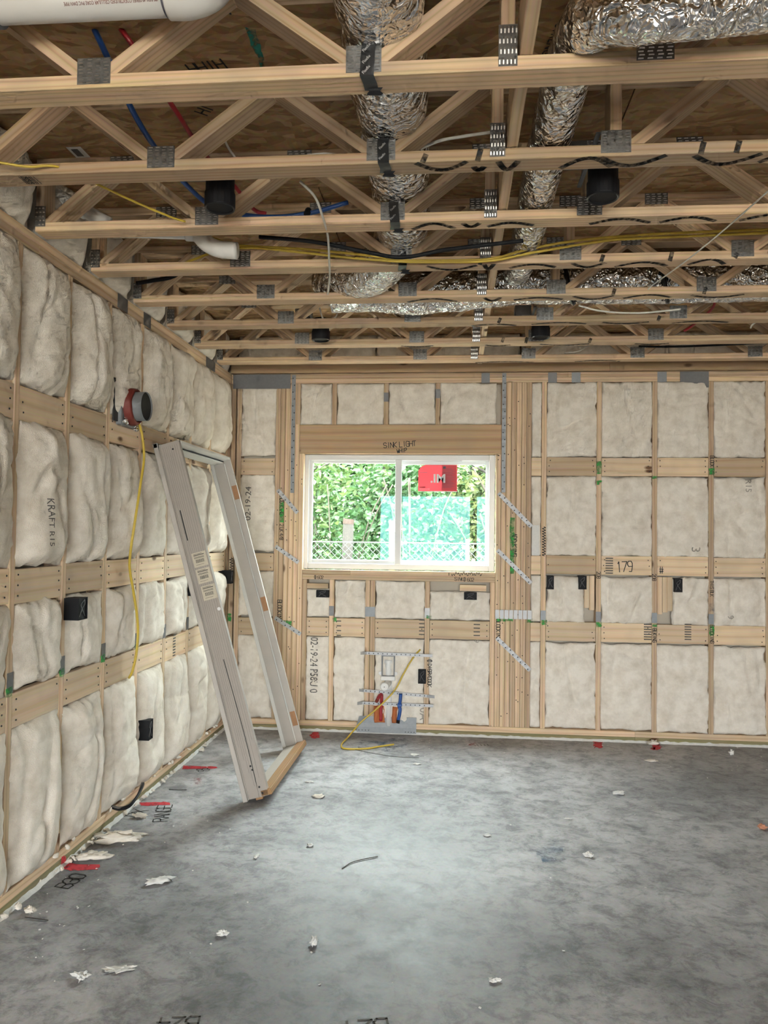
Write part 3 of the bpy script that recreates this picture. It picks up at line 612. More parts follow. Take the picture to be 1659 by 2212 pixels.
for k, (a, b) in enumerate(((.626, .799), (.839, 1.078), (1.157, 1.535), (1.575, 2.027))):
    uw[k, 1] = batt('B', a, b, .874, 1.158 if k in (1, 2) else 1.088, 'cream fibreglass batt just under the window sill, %s from the left' % ordw[k], bulge=.016, rec=.008, rag=.012, seed=210+k, group='batts under the window', folds=2.)
    uw[k, 0] = batt('B', a, b, .086, .722, 'cream fibreglass batt under the window near the floor, %s from the left' % ordw[k], bulge=.018, rec=.006, rag=.014, seed=220+k, group='batts under the window', folds=1.6)
# insulation stuffed between the truss ends and along the rim
for k in range(7):
    a, b = TY[6-k]+.1, TY[7-k]-.01
    batt('L', a, b, H+.005, H+.30, 'insulation clump between truss ends on left plate, %s from the corner' % ordw[k+1], bulge=.09, rec=.03, rag=.03, ov=.02, seed=300+k, group='insulation between truss ends', folds=1.6)
batt('L', TY[7]+.1, -.03, H+.005, H+.30, 'insulation clump between truss ends on left plate, right in the corner', bulge=.06, rec=.03, rag=.03, seed=311, group='insulation between truss ends', folds=1.6)
batt('L', TY[0]-.4, TY[0]-.01, H+.005, H+.30, 'insulation clump stuffed between truss ends, nearest the camera', bulge=.09, rec=.03, rag=.03, seed=312, group='insulation between truss ends', folds=1.6)
for k in range(4):
    batt('B', .05+k*1.1, 1.14+k*1.1, H+.078, H+.302, 'greyish rim insulation above the window wall plate, %s from the left' % ordw[k], bulge=.02, rec=-.01, rag=.01, seed=320+k, group='rim insulation', folds=.7, depth=.05, step=.025, shift=.03)

# printing on the batts
def on_batt(e, plane, lift=.004):
    o, hf = e
    if plane == 'B': return o, (lambda u, v: Vector((u, -hf(u, v)-lift, v)))
    return o, (lambda u, v: Vector((hf(u, v)+lift, u, v)))
o_, mp_ = on_batt(back_b[0, 2], 'B'); p = bw(543, 1125); typed('02-19-24', mp_, (p.x, p.z), .048, 90, 'stamp', o_, stretch=1.1)
o_, mp_ = on_batt(uw[0, 0], 'B'); p = bw(671, 1376); typed('02-19-24 P58U 0', mp_, (p.x, p.z), .062, -90, 'stamp', o_, stretch=.72)
for e_, px_, py_, t_, h_, a_ in ((back_b[4, 2], 1608, 1035, 'R15', .045, -90), (back_b[3, 2], 1492, 1180, '3', .07, -90), (back_b[4, 1], 1570, 1328, '9', .05, -90), (uw[2, 0], 907, 1528, '0A', .06, -90), (uw[3, 0], 1024, 1381, '9', .04, -90)):
    o_, mp_ = on_batt(e_, 'B'); p = bw(px_, py_); typed(t_, mp_, (p.x, p.z), h_, a_, 'faintstamp', o_)
bi_k = [i for i, b in enumerate(lb) if b[0] < -2.73 < b[1]][0]
o_, mp_ = on_batt(left_b[bi_k, 2], 'L'); p = lw(96, 1075, .05); typed('KRAFT R15', mp_, (p.y, p.z), .042, -90, 'stamp', o_, stretch=.72); 

# ------------------------------------------------------------------ ducts, pipes, cables, lights overhead
def duct(name, label, path, r, rz=1., n=30, wr=.05, per=22., sub=14, parent=None, mt='foil', pinch=()):
    pts = spline(path, sub); mb = MB()
    def rf(i, a):
        p = pts[i]; q = Vector((math.cos(a)*1.6+p.x*5, math.sin(a)*1.6+p.y*5, p.z*5))
        v = 1+wr*(noise.noise(q*2.6)+.7*noise.noise(Vector((math.cos(a)*2.2, math.sin(a)*2.2, i*.9)))*.6)+.012*math.sin(i*per)
        for yy in pinch: v *= 1-.10*math.exp(-((p.y-yy)/.05)**2)
        return v
    mb.tube(pts, r, n, True, rz, rf)
    return obj(name, mb, mt, parent, smooth=True)
big = thing('flex_duct', 'wide foil flex duct taped to the trusses, nearer the middle', 'duct', (1.53, -3., H+.2), group='foil ducts')
ZD = H+.178
duct('duct_body', None, [(1.56, -4.6, ZD+.02), (1.555, -4.2, ZD-.01), (1.545, -3.9, ZD), (1.535, -3.5, ZD), (1.53, -3.1, ZD), (1.52, -2.7, ZD), (1.50, -2.38, ZD-.015), (1.44, -2.17, ZD-.04), (1.32, -1.97, ZD-.075), (1.16, -1.80, ZD-.06), (1.06, -1.66, ZD-.02)], lambda i: .122, .86, pinch=[y+.04 for y in TY[:4]], parent=big, sub=12)
for i in range(4):
    y = TY[i]; x = 1.512-.003*i; tp = thing('tape_strap', None, None); tp.parent = big; tp.matrix_parent_inverse = basis(big).inverted()
    w = .019; path = [(y-.03, H+.16), (y-.008, H+.10), (y-.006, H+.06), (y-.0055, H-.002), (y+.03, H-.005), (y+.06, H-.006)]
    mb = MB()
    for k, (yy, zz) in enumerate(path): dx = .004*math.sin(k*1.7+i); mb.v += [Vector((x-w+dx, yy, zz)), Vector((x+w+dx, yy, zz))]
    mb.f = [(2*k, 2*k+1, 2*k+3, 2*k+2) for k in range(len(path)-1)]; obj('tape', mb, 'blacktape', tp)
    mb = MB()
    for k in range(7): a = k/6; mb.v += [Vector((x-w+.012+.004*math.sin(k*2), y+.05+.03*a, H-.004-.012*math.sin(a*3.1))), Vector((x+w+.012+.004*math.cos(k*3), y+.05+.03*a, H-.004-.014*math.sin(a*3.1)))]
    mb.f = [(2*k, 2*k+1, 2*k+3, 2*k+2) for k in range(6)]; obj('tape_tail', mb, 'blacktape', tp)
    for zz in ((.068, .036, .008) if i == 0 else (.05, .015)):
        typed('Flexfix', (lambda u, v, y=y: Vector((u, y-.0072, v))), (x-.012, H+zz-.008), .0085, 48, 'whiteprint', tp, stretch=.9)
right = thing('flex_duct', 'slim foil flex duct running in the truss chase, bending right', 'duct', (2.07, -3., H+.1), group='foil ducts')
duct('duct_body', None, [(2.07, -1.78, H+.16), (2.07, -2.1, H+.12), (2.07, -2.5, H+.112), (2.065, -3., H+.112), (2.068, -3.4, H+.112), (2.075, -3.72, H+.115), (2.10, -3.90, H+.085), (2.19, -3.975, H+.045), (2.36, -3.985, H+.05), (2.6, -3.97, H+.075), (3.0, -3.98, H+.12), (3.5, -4.0, H+.14)], lambda i: .071+.004*(i > 80), 1., parent=right, wr=.06)
cross = thing('flex_duct', 'long crumpled foil duct lying crosswise between the fifth and sixth trusses', 'duct', (3., -1.6, H+.1), group='foil ducts')
duct('duct_body', None, [(1.05, -1.62, H+.12), (1.3, -1.60, H+.125), (1.55, -1.59, H+.115), (1.85, -1.595, H+.135), (2.2, -1.6, H+.16), (2.8, -1.6, H+.15), (3.4, -1.6, H+.155), (4.2, -1.6, H+.15), (5.0, -1.6, H+.15)], lambda i: .118, .95, parent=cross, wr=.09)
for xx in (2.36, 2.86): obj('hanger_strap', MB().tube(spline([(xx-.03, -1.60, H+.30), (xx-.02, -1.73, H+.16), (xx+.02, -1.66, H+.03), (xx+.06, -1.5, H+.1)], 6), .012, 6), 'blacktape', cross)
# drain pipes
def pipe(name, label, segs, r, mt='pvc', extras=()):
    t = thing(name, label, 'pipe', segs[0]); pts = spline(segs, 6); obj('pipe_body', MB().tube(pts, r, 22), mt, t, smooth=True); return t
p1 = thing('drain_pipe', 'thick white plastic drain pipe with elbow at the top left', 'pipe', (.7, -3.96, H+.15), group='white drain pipes')
zc = H+.147
obj('pipe_body', MB().tube([(.2, -3.965, zc+.004), (.6, -3.965, zc+.002), (1.02, -3.965, zc)], .0445, 28), 'pvc', p1, smooth=True)
obj('elbow', MB().tube(spline([(1.005, -3.965, zc), (1.06, -3.965, zc), (1.115, -3.965, zc+.022), (1.14, -3.965, zc+.075), (1.142, -3.965, zc+.13)], 8), .0515, 28), 'pvc', p1, smooth=True)
obj('purple_primer_ring', MB().lathe((1.000, -3.965, zc), (1, 0, 0), [(-.003, .0447), (-.003, .0462), (.004, .0462), (.004, .0447)], 28), 'navy', p1)
obj('rubber_coupling', MB().lathe((.43, -3.965, zc+.003), (1, 0, 0), [(0, .045), (0, .054), (.11, .054), (.11, .045)], 28), 'greypvc', p1, smooth=False)
mpp = lambda u, v: Vector((u, -3.965-math.cos(v)*.0452, zc-math.sin(v)*.0452))
typed('IPS SCH 40 SERIES COEXTRUDED CELLULAR CORE PVC DWV PIPE', lambda u, v: Vector((u, -3.965-math.cos((v)/.045)*.0453, zc+math.sin(v/.045)*.0453)), (.99, -.026), .0085, 180, 'redseal', p1, stretch=.72)
p2 = thing('drain_pipe', 'white plastic pipe with elbow between third and fourth trusses', 'pipe', (.6, -2.6, H+.16), group='white drain pipes')
q0 = bw(300, 505, -2.58); q1 = bw(408, 508, -2.58)
obj('pipe_body', MB().tube([q0+Vector((-.12, .0, .015)), q0+Vector((0, 0, .012)), q1+Vector((0, 0, .012))], .030, 22), 'pvc', p2, smooth=True)
obj('elbow', MB().tube(spline([q1+Vector((-.01, 0, .012)), q1+Vector((.04, 0, .004)), q1+Vector((.085, .0, -.04)), q1+Vector((.14, .0, -.066)), q1+Vector((.22, .0, -.075))], 6), .037, 20), 'pvc', p2, smooth=True)
obj('hub', MB().tube([q1+Vector((-.012, 0, .012)), q1+Vector((.012, 0, .012))], .036, 22), 'pvc', p2, smooth=True)
p3 = thing('drain_pipe', 'white plastic pipe slanting down behind the third truss at left', 'pipe', (.2, -2.6, H+.2), group='white drain pipes')
a_, b_ = bw(84, 400, -2.70), bw(228, 480, -2.63)
obj('pipe_body', MB().tube([a_+(a_-b_)*.1, a_, b_, b_+(b_-a_)*.05], .030, 22), 'pvc', p3, smooth=True)
obj('hub', MB().tube([a_.lerp(b_, .60), a_.lerp(b_, .72)], .036, 22), 'pvc', p3, smooth=True)
# tubing and cables
def cable(name, label, pts, r, mt, cat='cable', group=None, n=8, sub=8):
    return obj(name, MB().tube(spline(pts, sub), r, n), mt, smooth=True, label=label, cat=cat, group=group)
def zc_(pts, z): return [fl(x, y, H+z) for x, y in pts]
tub = thing('water_tube', 'blue water tube threading through the trusses at the left', 'tube', fl(290, 240, H+.2), group='water tubes')
obj('tube_body', MB().tube(spline([bw(195, 45, -3.62), bw(240, 140, -3.62), bw(292, 250, -3.42), bw(340, 325, -3.22), bw(405, 402, -3.02), bw(465, 448, -2.80), bw(560, 468, -2.74), bw(660, 462, -2.72), bw(752, 437, -2.70)], 8), .0095, 10), 'blue', tub, smooth=True)
obj('clamp', MB().tube([bw(663, 462, -2.74), bw(666, 455, -2.70)], .014, 10), 'black', tub)
tub = thing('water_tube', 'red water tube threading through the trusses at the left', 'tube', fl(385, 240, H+.2), group='water tubes')
obj('tube_body', MB().tube(spline([bw(248, 45, -3.62), bw(292, 106, -3.6), bw(380, 240, -3.38), bw(415, 295, -3.22), bw(455, 348, -3.05), bw(505, 400, -2.9), bw(548, 452, -2.74), bw(575, 462, -2.72)], 8), .0085, 10), 'red', tub, smooth=True)
for px_ in (195, 247): sbox('insulator_bush', bw(px_, 46, -3.64)-Vector((.016, .01, .009)), bw(px_, 46, -3.64)+Vector((.016, .012, .009)), 'black', None, label='black bush on the %s tube under the drain pipe' % ('blue' if px_ == 195 else 'red'), cat='fitting')
blob([tuple(fl(x, y, H+.304).xy) for x, y in ((530, 60), (548, 60), (580, 165), (568, 165))], 'C', 'tealspray', ceiling, mp=lambda u, v: Vector((u, v, H+.3035)), name='paint_mark', rag=.02)
YC = TY[3]-.03
cable('yellow_cable', 'yellow cable crossing in front of the fourth truss, upper strand', [bw(455, 513, YC-.0), bw(515, 530, YC), bw(640, 537, YC), bw(760, 548, YC), bw(868, 561, YC), bw(905, 563, YC), bw(1050, 560, YC), bw(1130, 541, YC), bw(1210, 525, YC), bw(1300, 514, YC), bw(1450, 504, YC), bw(1659, 496, YC), bw(1760, 492, YC)], .0062, 'yellow', group='yellow cables overhead')
cable('yellow_cable', 'yellow cable crossing in front of the fourth truss, lower strand', [bw(400, 568, YC+.1), bw(420, 560, YC+.08), bw(470, 543, YC+.03), bw(540, 535, YC-.01), bw(640, 544, YC-.015), bw(760, 557, YC-.015), bw(868, 565, YC-.012), bw(960, 566, YC-.014), bw(1060, 563, YC-.014), bw(1150, 546, YC-.014), bw(1300, 521, YC-.014), bw(1400, 514, YC-.014), bw(1659, 503, YC-.014), bw(1760, 500, YC-.014)], .0062, 'yellow', group='yellow cables overhead')
cable('yellow_cable', 'thin yellow cable slanting between second and third trusses at left', [bw(-20, 348, -3.42), bw(60, 360, -3.38), bw(130, 374, -3.34)+Vector((0, 0, .02)), bw(235, 410, -3.16), bw(300, 440, -3.05), bw(372, 470, -2.94), bw(400, 484, -2.9)+Vector((0, 0, .01))], .0045, 'yellow', group='yellow cables overhead')
WC = 'white cables overhead'
cable('white_cable', 'white cable dropping between third and fourth trusses left of wide duct', [bw(648, 392, -3.12), bw(680, 425, -3.05), bw(697, 468, -2.93), bw(708, 510, -2.72), bw(711, 560, -2.5), bw(712, 600, -2.2), bw(708, 635, -2.0)], .005, 'cablewhite', group=WC)
cable('white_cable', 'thin white line slanting down at the upper right', [bw(1700, 375, -3.2), bw(1659, 413, -3.12), bw(1560, 500, -2.72), bw(1480, 565, -2.45), bw(1415, 612, -2.1), bw(1400, 625, -2.0)], .0032, 'cablewhite', group=WC)
cable('white_cable', 'white cable rising toward the second truss post beside wide duct', [bw(905, 322, -3.2), bw(950, 304, -3.22), bw(1010, 293, -3.24), bw(1072, 284, -3.25)], .0055, 'cablewhite', group=WC)
cable('white_cable', 'short white cable loop above the second truss at left', [bw(484, 300, -3.1), bw(495, 322, -3.08), bw(512, 345, -3.06), bw(530, 360, -3.0)], .0045, 'cablewhite', group=WC)
cable('white_cable', 'white cable arched low behind the second truss left of wide duct', [bw(635, 345, -3.1), bw(670, 335, -3.1), bw(710, 332, -3.1), bw(760, 342, -3.1)], .0045, 'cablewhite', group=WC)
cable('white_cable', 'white cable hanging in a loop near the sixth truss at right', [bw(1250, 660, -1.75), bw(1300, 672, -1.72), bw(1380, 676, -1.7), bw(1470, 668, -1.68)], .005, 'cablewhite', group=WC)
cable('white_cable', 'white cable curl above the last truss at right', [bw(1220, 762, -.47), bw(1250, 758, -.46), bw(1280, 742, -.44), bw(1300, 735, -.425)], .005, 'cablewhite', group=WC)
cable('white_cable', 'white cable coil hanging behind the sixth truss left of middle', [bw(690, 665, -1.3), bw(700, 690, -1.25), bw(725, 685, -1.22), bw(727, 662, -1.2), bw(710, 660, -1.2)], .005, 'cablewhite', group=WC)
cable('white_cable', 'white cable hanging loose by the seventh truss at far right', [bw(1659, 672, -1.2), bw(1640, 690, -1.15), bw(1625, 702, -1.1), bw(1622, 708, -1.05)], .005, 'cablewhite', group=WC)
BC = 'black cables overhead'
cable('black_cable', 'black cable sagging behind the third truss in the middle', [bw(560, 512, -2.62), bw(640, 518, -2.62), bw(700, 526, -2.62), bw(800, 546, -2.62), bw(870, 556, -2.62), bw(960, 540, -2.62), bw(1060, 528, -2.62), bw(1130, 520, -2.62)], .009, 'black', group=BC)
cable('black_cable', 'black cable poking from insulation at the left truss ends', [bw(295, 612, -2.0), bw(330, 606, -1.95), bw(372, 598, -1.9), bw(400, 588, -1.88)+Vector((0, 0, .02))], .011, 'black', group=BC)
cable('black_cable', 'black cable along the last truss at far right', [bw(1380, 748, -.55), bw(1450, 749, -.55), bw(1560, 745, -.55), bw(1700, 738, -.55)], .007, 'black', group=BC)
cable('red_cable', 'red tube dropping behind the sixth truss at far right', [bw(1552, 630, -1.3), bw(1545, 648, -1.25), bw(1537, 668, -1.2), bw(1500, 700, -1.05), bw(1478, 715, -1.0)], .008, 'red', 'tube')
# recessed light housings
can_l = ['left, between second and third trusses', 'right, between second and third trusses', 'left, between sixth and seventh trusses', 'right, between sixth and seventh trusses']
for (x, y), lb_ in zip(((.867, -3.08), (2.273, -3.08), (.905, -1.12), (2.27, -1.12)), can_l):
    t = thing('recessed_light', 'black recessed light can overhead at '+lb_, 'light fixture', (x, y, H+.0), group='recessed light cans')
    obj('housing', MB().lathe((x, y, H-.022), (0, 0, 1), [(.004, 0), (.004, .046), (0, .049), (0, .056), (.004, .057), (.055, .057), (.055, .053), (.13, .053), (.13, 0)], 28), 'black', t, smooth=False)
    obj('rim_ring', MB().lathe((x, y, H-.0225), (0, 0, 1), [(0, .0495), (-.003, .053), (0, .0565)], 28), 'blacktape', t)
    obj('junction_box', MB().box((x-.16, y-.04, H+.1), (x-.06, y+.04, H+.17), .004), 'darksteel', t)
    obj('hanger_bar', MB().box((x-.06, y-.2, H+.108), (x-.045, y+.2, H+.114)), 'darksteel', t)

# ------------------------------------------------------------------ steel on the walls: nail plates, straps, nails
def npl(x0, x1, z0, z1, mt='darksteel', name='nail_plate', y=-.0022): return sbox(name, (x0, y, z0), (x1, y+.002, z1), mt, wall_back)
def nplL(y0, y1, z0, z1, mt='darksteel'): return sbox('nail_plate', (0, y0, z0), (.002, y1, z1), mt, wall_left)
for y in LS:
    if y > -3.2: nplL(y-.021, y+.021, .872, .955)
for px_, w_ in ((265, .06), (318, .05), (455, .10)):
    yy = lw(px_, 470+px_*.68).y; nplL(yy-w_, yy+w_, H-.075, H-.002)
for x in (.819, 1.555): npl(x-.019, x+.019, .885, .96, 'darksteel' if x < 1 else 'bright')
npl(1.080, 1.156, .885, .96, 'steel')
for i in range(4): npl(2.425+S16*i-.019, 2.425+S16*i+.019, .885, .96, 'steel' if i != 1 else 'darksteel')
for k, (a, b) in enumerate(((1040, 1058), (1184, 1203), (1235, 1254), (1420, 1440), (1469, 1531))):
    pa, pb = bw(a, 815), bw(b, 815); npl(pa.x, pb.x, (2.68 if k != 4 else 2.638), 2.757, 'darksteel' if k in (0, 1, 4) else 'steel')
for x, z in ((1.222, 2.575), (1.62, 2.60)): npl(x-.018, x+.018, z-.035, z+.035)
obj('corner_plate', MB().box((.012, -.003, 2.645), (.47, -.0005, 2.757), .0005), 'darksteel', wall_back)
sbox('paper_strip', (2.338, -.004, 1.372), (2.392, -.001, 1.60), 'whitepaper', wall_back)
# zigzag edged bright plates across the right stud pack
for i in range(8):
    x0 = 2.068+.0345*i; mb = MB(); top = []; bot = []; w = .0298; nz = 5
    for k in range(nz*2+1):
        d = .006*(k % 2); top.append((x0+w*k/(nz*2), .962-d)); bot.append((x0+w*k/(nz*2), .888+d))
    out = bot+top[::-1]; mb.add([(x, -.004-.0015*(i % 3), z) for x, z in out]+[(x, -.001, z) for x, z in out], [tuple(range(len(out)))]+[(k, k+len(out), (k+1) % len(out)+len(out), (k+1) % len(out)) for k in range(len(out))])
    obj('zigzag_plate', mb, 'bright', wall_back)
def strap(p, q, w, parent, nh, y=-.003, mt='bright', name='strap_tie', dome=True, plane='B'):
    p, q = Vector((p[0], y, p[1])), Vector((q[0], y, q[1])); ex = (q-p).normalized(); L = (q-p).length; ez = Vector((-ex.z, 0, ex.x)); mb = MB()
    n = max(6, nh*2); 
    for k in range(n+1):
        c = p+ex*L*k/n+Vector((0, -.0015*abs(math.sin(k*math.pi/2)), 0)); mb.v += [c-ez*w/2, c+ez*w/2, c+ez*w/2+Vector((0, .002, 0)), c-ez*w/2+Vector((0, .002, 0))]
    for k in range(n):
        a = 4*k
        for e in range(4): mb.f.append((a+e, a+(e+1) % 4, a+4+(e+1) % 4, a+4+e))
    mb.f += [(0, 1, 2, 3), tuple(4*n+e for e in (3, 2, 1, 0))]
    o = obj(name, mb, mt, parent)
    hb = MB()
    for k in range(nh):
        c = p+ex*L*(k+.5)/nh+ez*w*.2*(1 if k % 2 else -1)+Vector((0, -.0018, 0)); hb.lathe(c, (0, -1, 0), [(0, .0048), (.0016, .0038), (.0018, 0)], 8)
    obj('nail_heads', hb, 'hole', o, kind='stuff'); return o
strap((.497, 2.752), (.497, 1.83), .03, wall_back, 17, mt='steel'); strap((2.122, 2.756), (2.122, 1.845), .03, wall_back, 17, mt='steel')
for a, b in (((600, 1058), (643, 1108)), ((595, 1180), (645, 1215)), ((594, 1334), (650, 1370)), ((1077, 1065), (1148, 1138)), ((1074, 1188), (1147, 1260)), ((1073, 1378), (1145, 1448))):
    p, q = bw(*a), bw(*b); strap((p.x, p.z), (q.x, q.z), .031, wall_back, 6 if a[0] < 700 else 9, y=-.006)
def nails(parent, spots, plane):
    hb = MB()
    for u, v in spots:
        if plane == 'B': hb.lathe((u, .0005, v), (0, -1, 0), [(0, .0042), (.0022, .0036), (.0022, 0)], 7)
        else: hb.lathe((-.0005, u, v), (1, 0, 0), [(0, .0042), (.0022, .0036), (.0022, 0)], 7)
    obj('nail_heads', hb, 'hole', parent, kind='stuff')
sp = []; rnd = random.Random(3)
for zt, zb in ROWS:
    for i in range(5):
        a = 2.445+S16*i
        for x in (a+.02, a+.345):
            for f in (.2, .5, .8):
                if rnd.random() < .8: sp.append((x+rnd.uniform(-.006, .006), zb+(zt-zb)*f+.006))
    for x in (.11, .335):
        for f in (.2, .8): sp.append((x, zb+(zt-zb)*f-.008))
for a, b in ((.626, .799), (.839, 1.078), (1.157, 1.535), (1.575, 2.027)):
    for x in (a+.02, b-.02):
        for f in (.2, .5, .8): sp.append((x, .728+.14*f))
for i in range(7):
    for k in range(9): sp.append((2.085+.038*i+rnd.uniform(-.008, .008), rnd.uniform(.15, 2.6)))
for i in range(6):
    for k in range(6): sp.append((.377+.038*i+rnd.uniform(-.008, .008), rnd.uniform(.15, 2.1)))
nails(wall_back, sp, 'B'); sp = []
for (a, b) in lb:
    for zt, zb in ROWS:
        for y in (a+.045, b-.045):
            for f in (.2, .5, .8):
                if rnd.random() < .85: sp.append((y+rnd.uniform(-.006, .006), zb+(zt-zb)*f))
nails(wall_left, sp, 'L')

# ------------------------------------------------------------------ outlet boxes and vent
def outlet(label, c, plane, w, h, horiz=False):
    c = Vector(c); t = thing('outlet_box', label, 'outlet box', c, group='outlet boxes')
    def B(a, b): return (Vector((c.x+a[0], a[1], c.z+a[2])), Vector((c.x+b[0], b[1], c.z+b[2]))) if plane == 'B' else (Vector((-a[1], c.y+a[0], c.z+a[2])), Vector((-b[1], c.y+b[0], c.z+b[2])))
    def bb(mb, a, b): p, q = B(a, b); mb.box([min(x) for x in zip(p, q)], [max(x) for x in zip(p, q)])
    mb = MB(); y0, y1, k = (-.034 if plane == 'B' else -.07), .03, .003; yi = y0+.006
    for a, b in (((-w/2, y0, -h/2), (-w/2+k, y1, h/2)), ((w/2-k, y0, -h/2), (w/2, y1, h/2)), ((-w/2+k, y0, -h/2), (w/2-k, y1, -h/2+k)), ((-w/2+k, y0, h/2-k), (w/2-k, y1, h/2)), ((-w/2+k, y1-k, -h/2+k), (w/2-k, y1, h/2-k))): bb(mb, a, b)
    obj('box_shell', mb, 'black', t)
    m2 = MB(); bb(m2, (-w/2+k, yi, -h/2+k), (w/2-k, yi+.003, h/2-k)); obj('inner_face', m2, 'black', t)
    mp = (lambda u, y, v: Vector((c.x+u, y, c.z+v))) if plane == 'B' else (lambda u, y, v: Vector((-y, c.y+u, c.z+v)))
    for s_ in (-1, 1): obj('wire', MB().tube(spline([mp(-w*.3*s_, yi-.002, -h*.35), mp(-w*.1, yi-.006, 0), mp(w*.2*s_, yi-.005, h*.2), mp(w*.25, yi-.002, h*.4)], 5), .0018, 6), 'darksteel', t)
    return t
outlet('black outlet box on the left wall, second bay from the left edge', lw(148, 1314), 'L', .085, .10)
outlet('black outlet box on the left wall half hidden by the door frame', lw(404, 1270), 'L', .06, .10)
outlet('black outlet box low on the left wall', lw(300, 1575), 'L', .06, .11)
outlet('black outlet box on the left wall right at the corner', lw(482, 1246), 'L', .06, .10)
for (x, y), (w, h), lab in (((698, 1282), (.095, .055), 'wide black outlet box under the window, left'), ((1016, 1287), (.095, .055), 'wide black outlet box under the window, right'), ((912, 1460), (.058, .105), 'black outlet box near the drain pipe under the window'), ((1188, 1258), (.05, .10), 'black outlet box right of the window, leftmost of three'), ((1257, 1258), (.058, .10), 'black outlet box right of the window, middle of three'), ((1463, 1264), (.056, .10), 'black outlet box right of the window, rightmost of three')):
    outlet(lab, bw(x, y), 'B', w, h)
vt = thing('vent_duct', 'round metal vent stub with red sealant collar on the left wall', 'vent', (0, -1.93, 2.19)); vc = Vector((0, -1.93, 2.185))
obj('pipe', MB().lathe(vc+Vector((-.02, 0, 0)), (1, 0, 0), [(0, .077), (.14, .077), (.14, .0755), (.02, .0755)], 36), 'steel', vt, smooth=True)
obj('inside_shade', MB().lathe(vc+Vector((.112, 0, 0)), (1, 0, 0), [(0, .0752), (0, 0)], 36), 'black', vt)  # black disc paints the shade inside the metal stub
mb = MB(); n_ = 40
for rr, xx in ((.077, .062), (.084, .074), (.094, .062), (.099, .03)):
    for k in range(n_): a = 2*math.pi*k/n_; q = 1+.08*noise.noise(Vector((math.cos(a)*3, math.sin(a)*3, xx*9))); mb.v.append(vc+Vector((xx, math.cos(a)*rr*q, math.sin(a)*rr*q)))
for i in range(3):
    for k in range(n_): mb.f.append((i*n_+k, i*n_+(k+1) % n_, (i+1)*n_+(k+1) % n_, (i+1)*n_+k))
obj('sealant_collar', mb, 'redseal', vt, smooth=True)
obj('backing_plate', MB().box((.0, -2.04, 2.075), (.03, -1.815, 2.30), .003), 'steel', vt)
for yy, zz in ((-2.0, 2.10), (-1.86, 2.08), (-1.84, 2.11)): 
    mb = MB(); rnd = random.Random(int(zz*100))
    mb.lathe((.03, yy, zz), (1, 0, 0), [(0, .022), (.01, .02), (.016, .008), (.018, 0)], 9); [setattr(v, 'x', v.x) for v in mb.v]
    for v in mb.v: v += noise.noise_vector(v*60)*.008
    obj('foil_scrap', mb, 'foil', vt)
obj('opening_edge', MB().box((.002, -2.085, 2.09), (.012, -2.04, 2.31)), 'hole', vt)

# ------------------------------------------------------------------ plumbing under the window
t = thing('valve_box', 'grey recessed plastic valve box with white valve, under the window', 'valve box', (1.263, -.02, .43))
mb = MB(); x0, x1, z0, z1 = 1.213, 1.314, .437, .598
for a, b in (((x0, -.03, z0), (x0+.008, .06, z1)), ((x1-.008, -.03, z0), (x1, .06, z1)), ((x0+.008, -.03, z0), (x1-.008, .06, z0+.006)), ((x0+.008, -.03, z1-.008), (x1-.008, .06, z1)), ((x0, .055, z0), (x1, .06, z1))): mb.box(a, b)
obj('box_shell', mb, 'greypvc', t)
for sx in (x0-.018, x1-.002): obj('mounting_ear', MB().lathe((sx+.01, -.02, .46), (0, -1, 0), [(0, .014), (.004, .014), (.004, 0)], 14), 'pvc', t)
obj('valve', MB().lathe((1.264, .012, z0+.006), (0, 0, 1), [(0, .029), (.085, .029), (.085, .026), (.092, .026), (.092, .036), (.112, .036), (.116, .033), (.116, 0)], 22), 'pvc', t, smooth=False)
obj('lip', MB().box((x0-.004, -.034, z0-.03), (x1+.004, -.018, z0+.002), .003), 'pvc', t)
t = thing('drain_pipe', 'white drain stub with round cap under the window', 'pipe', (1.265, -.02, .06), group='white drain pipes')
obj('riser', MB().tube([(1.268, .015, .06), (1.268, .015, .44)], .0285, 20), 'pvc', t, smooth=True)
obj('tee', MB().tube([(1.268, .015, .33), (1.268, .015, .43)], .036, 20), 'pvc', t, smooth=True)
obj('stub', MB().tube([(1.268, .0, .388), (1.258, -.06, .384), (1.25, -.11, .380)], .026, 20), 'pvc', t, smooth=True)
obj('cap', MB().lathe((1.249, -.095, .379), (-.1, -1, -.04), [(0, .031), (.03, .031), (.034, .026), (.034, 0)], 24), 'pvc', t, smooth=False); obj('cap_mark', MB().lathe((1.2455, -.130, .378), (-.1, -1, -.04), [(0, .0035), (0, 0)], 8), 'hole', t)
def bracket(lab, pts, w=.022):
    t = thing('pipe_bracket', lab, 'bracket', (pts[0][0], -.02, pts[0][2]), group='pipe brackets'); mb = MB(); P = [Vector(p) for p in pts]
    for p in P: mb.v += [p+Vector((0, 0, -w/2)), p+Vector((0, 0, w/2)), p+Vector((0, .0018, w/2)), p+Vector((0, .0018, -w/2))]
    for k in range(len(P)-1):
        for e in range(4): mb.f.append((4*k+e, 4*k+(e+1) % 4, 4*k+4+(e+1) % 4, 4*k+4+e))
    mb.f += [(0, 1, 2, 3), tuple(4*(len(P)-1)+e for e in (3, 2, 1, 0))]; obj('bar', mb, 'bright', t)
    hb = MB(); L = P[-2]-P[1]; n = int(L.length/.033)
    for k in range(n): hb.lathe(P[1]+L*(k+.5)/n+Vector((0, -.0006, 0)), (0, -1, 0), [(0, .0045), (0, 0)], 8)
    obj('punched_holes', hb, 'hole', t, kind='stuff')
bracket('punched metal pipe bracket, topmost of three under the window', [(1.02, .015, .60), (1.10, -.038, .612), (1.52, -.038, .606), (1.60, -.03, .604)])
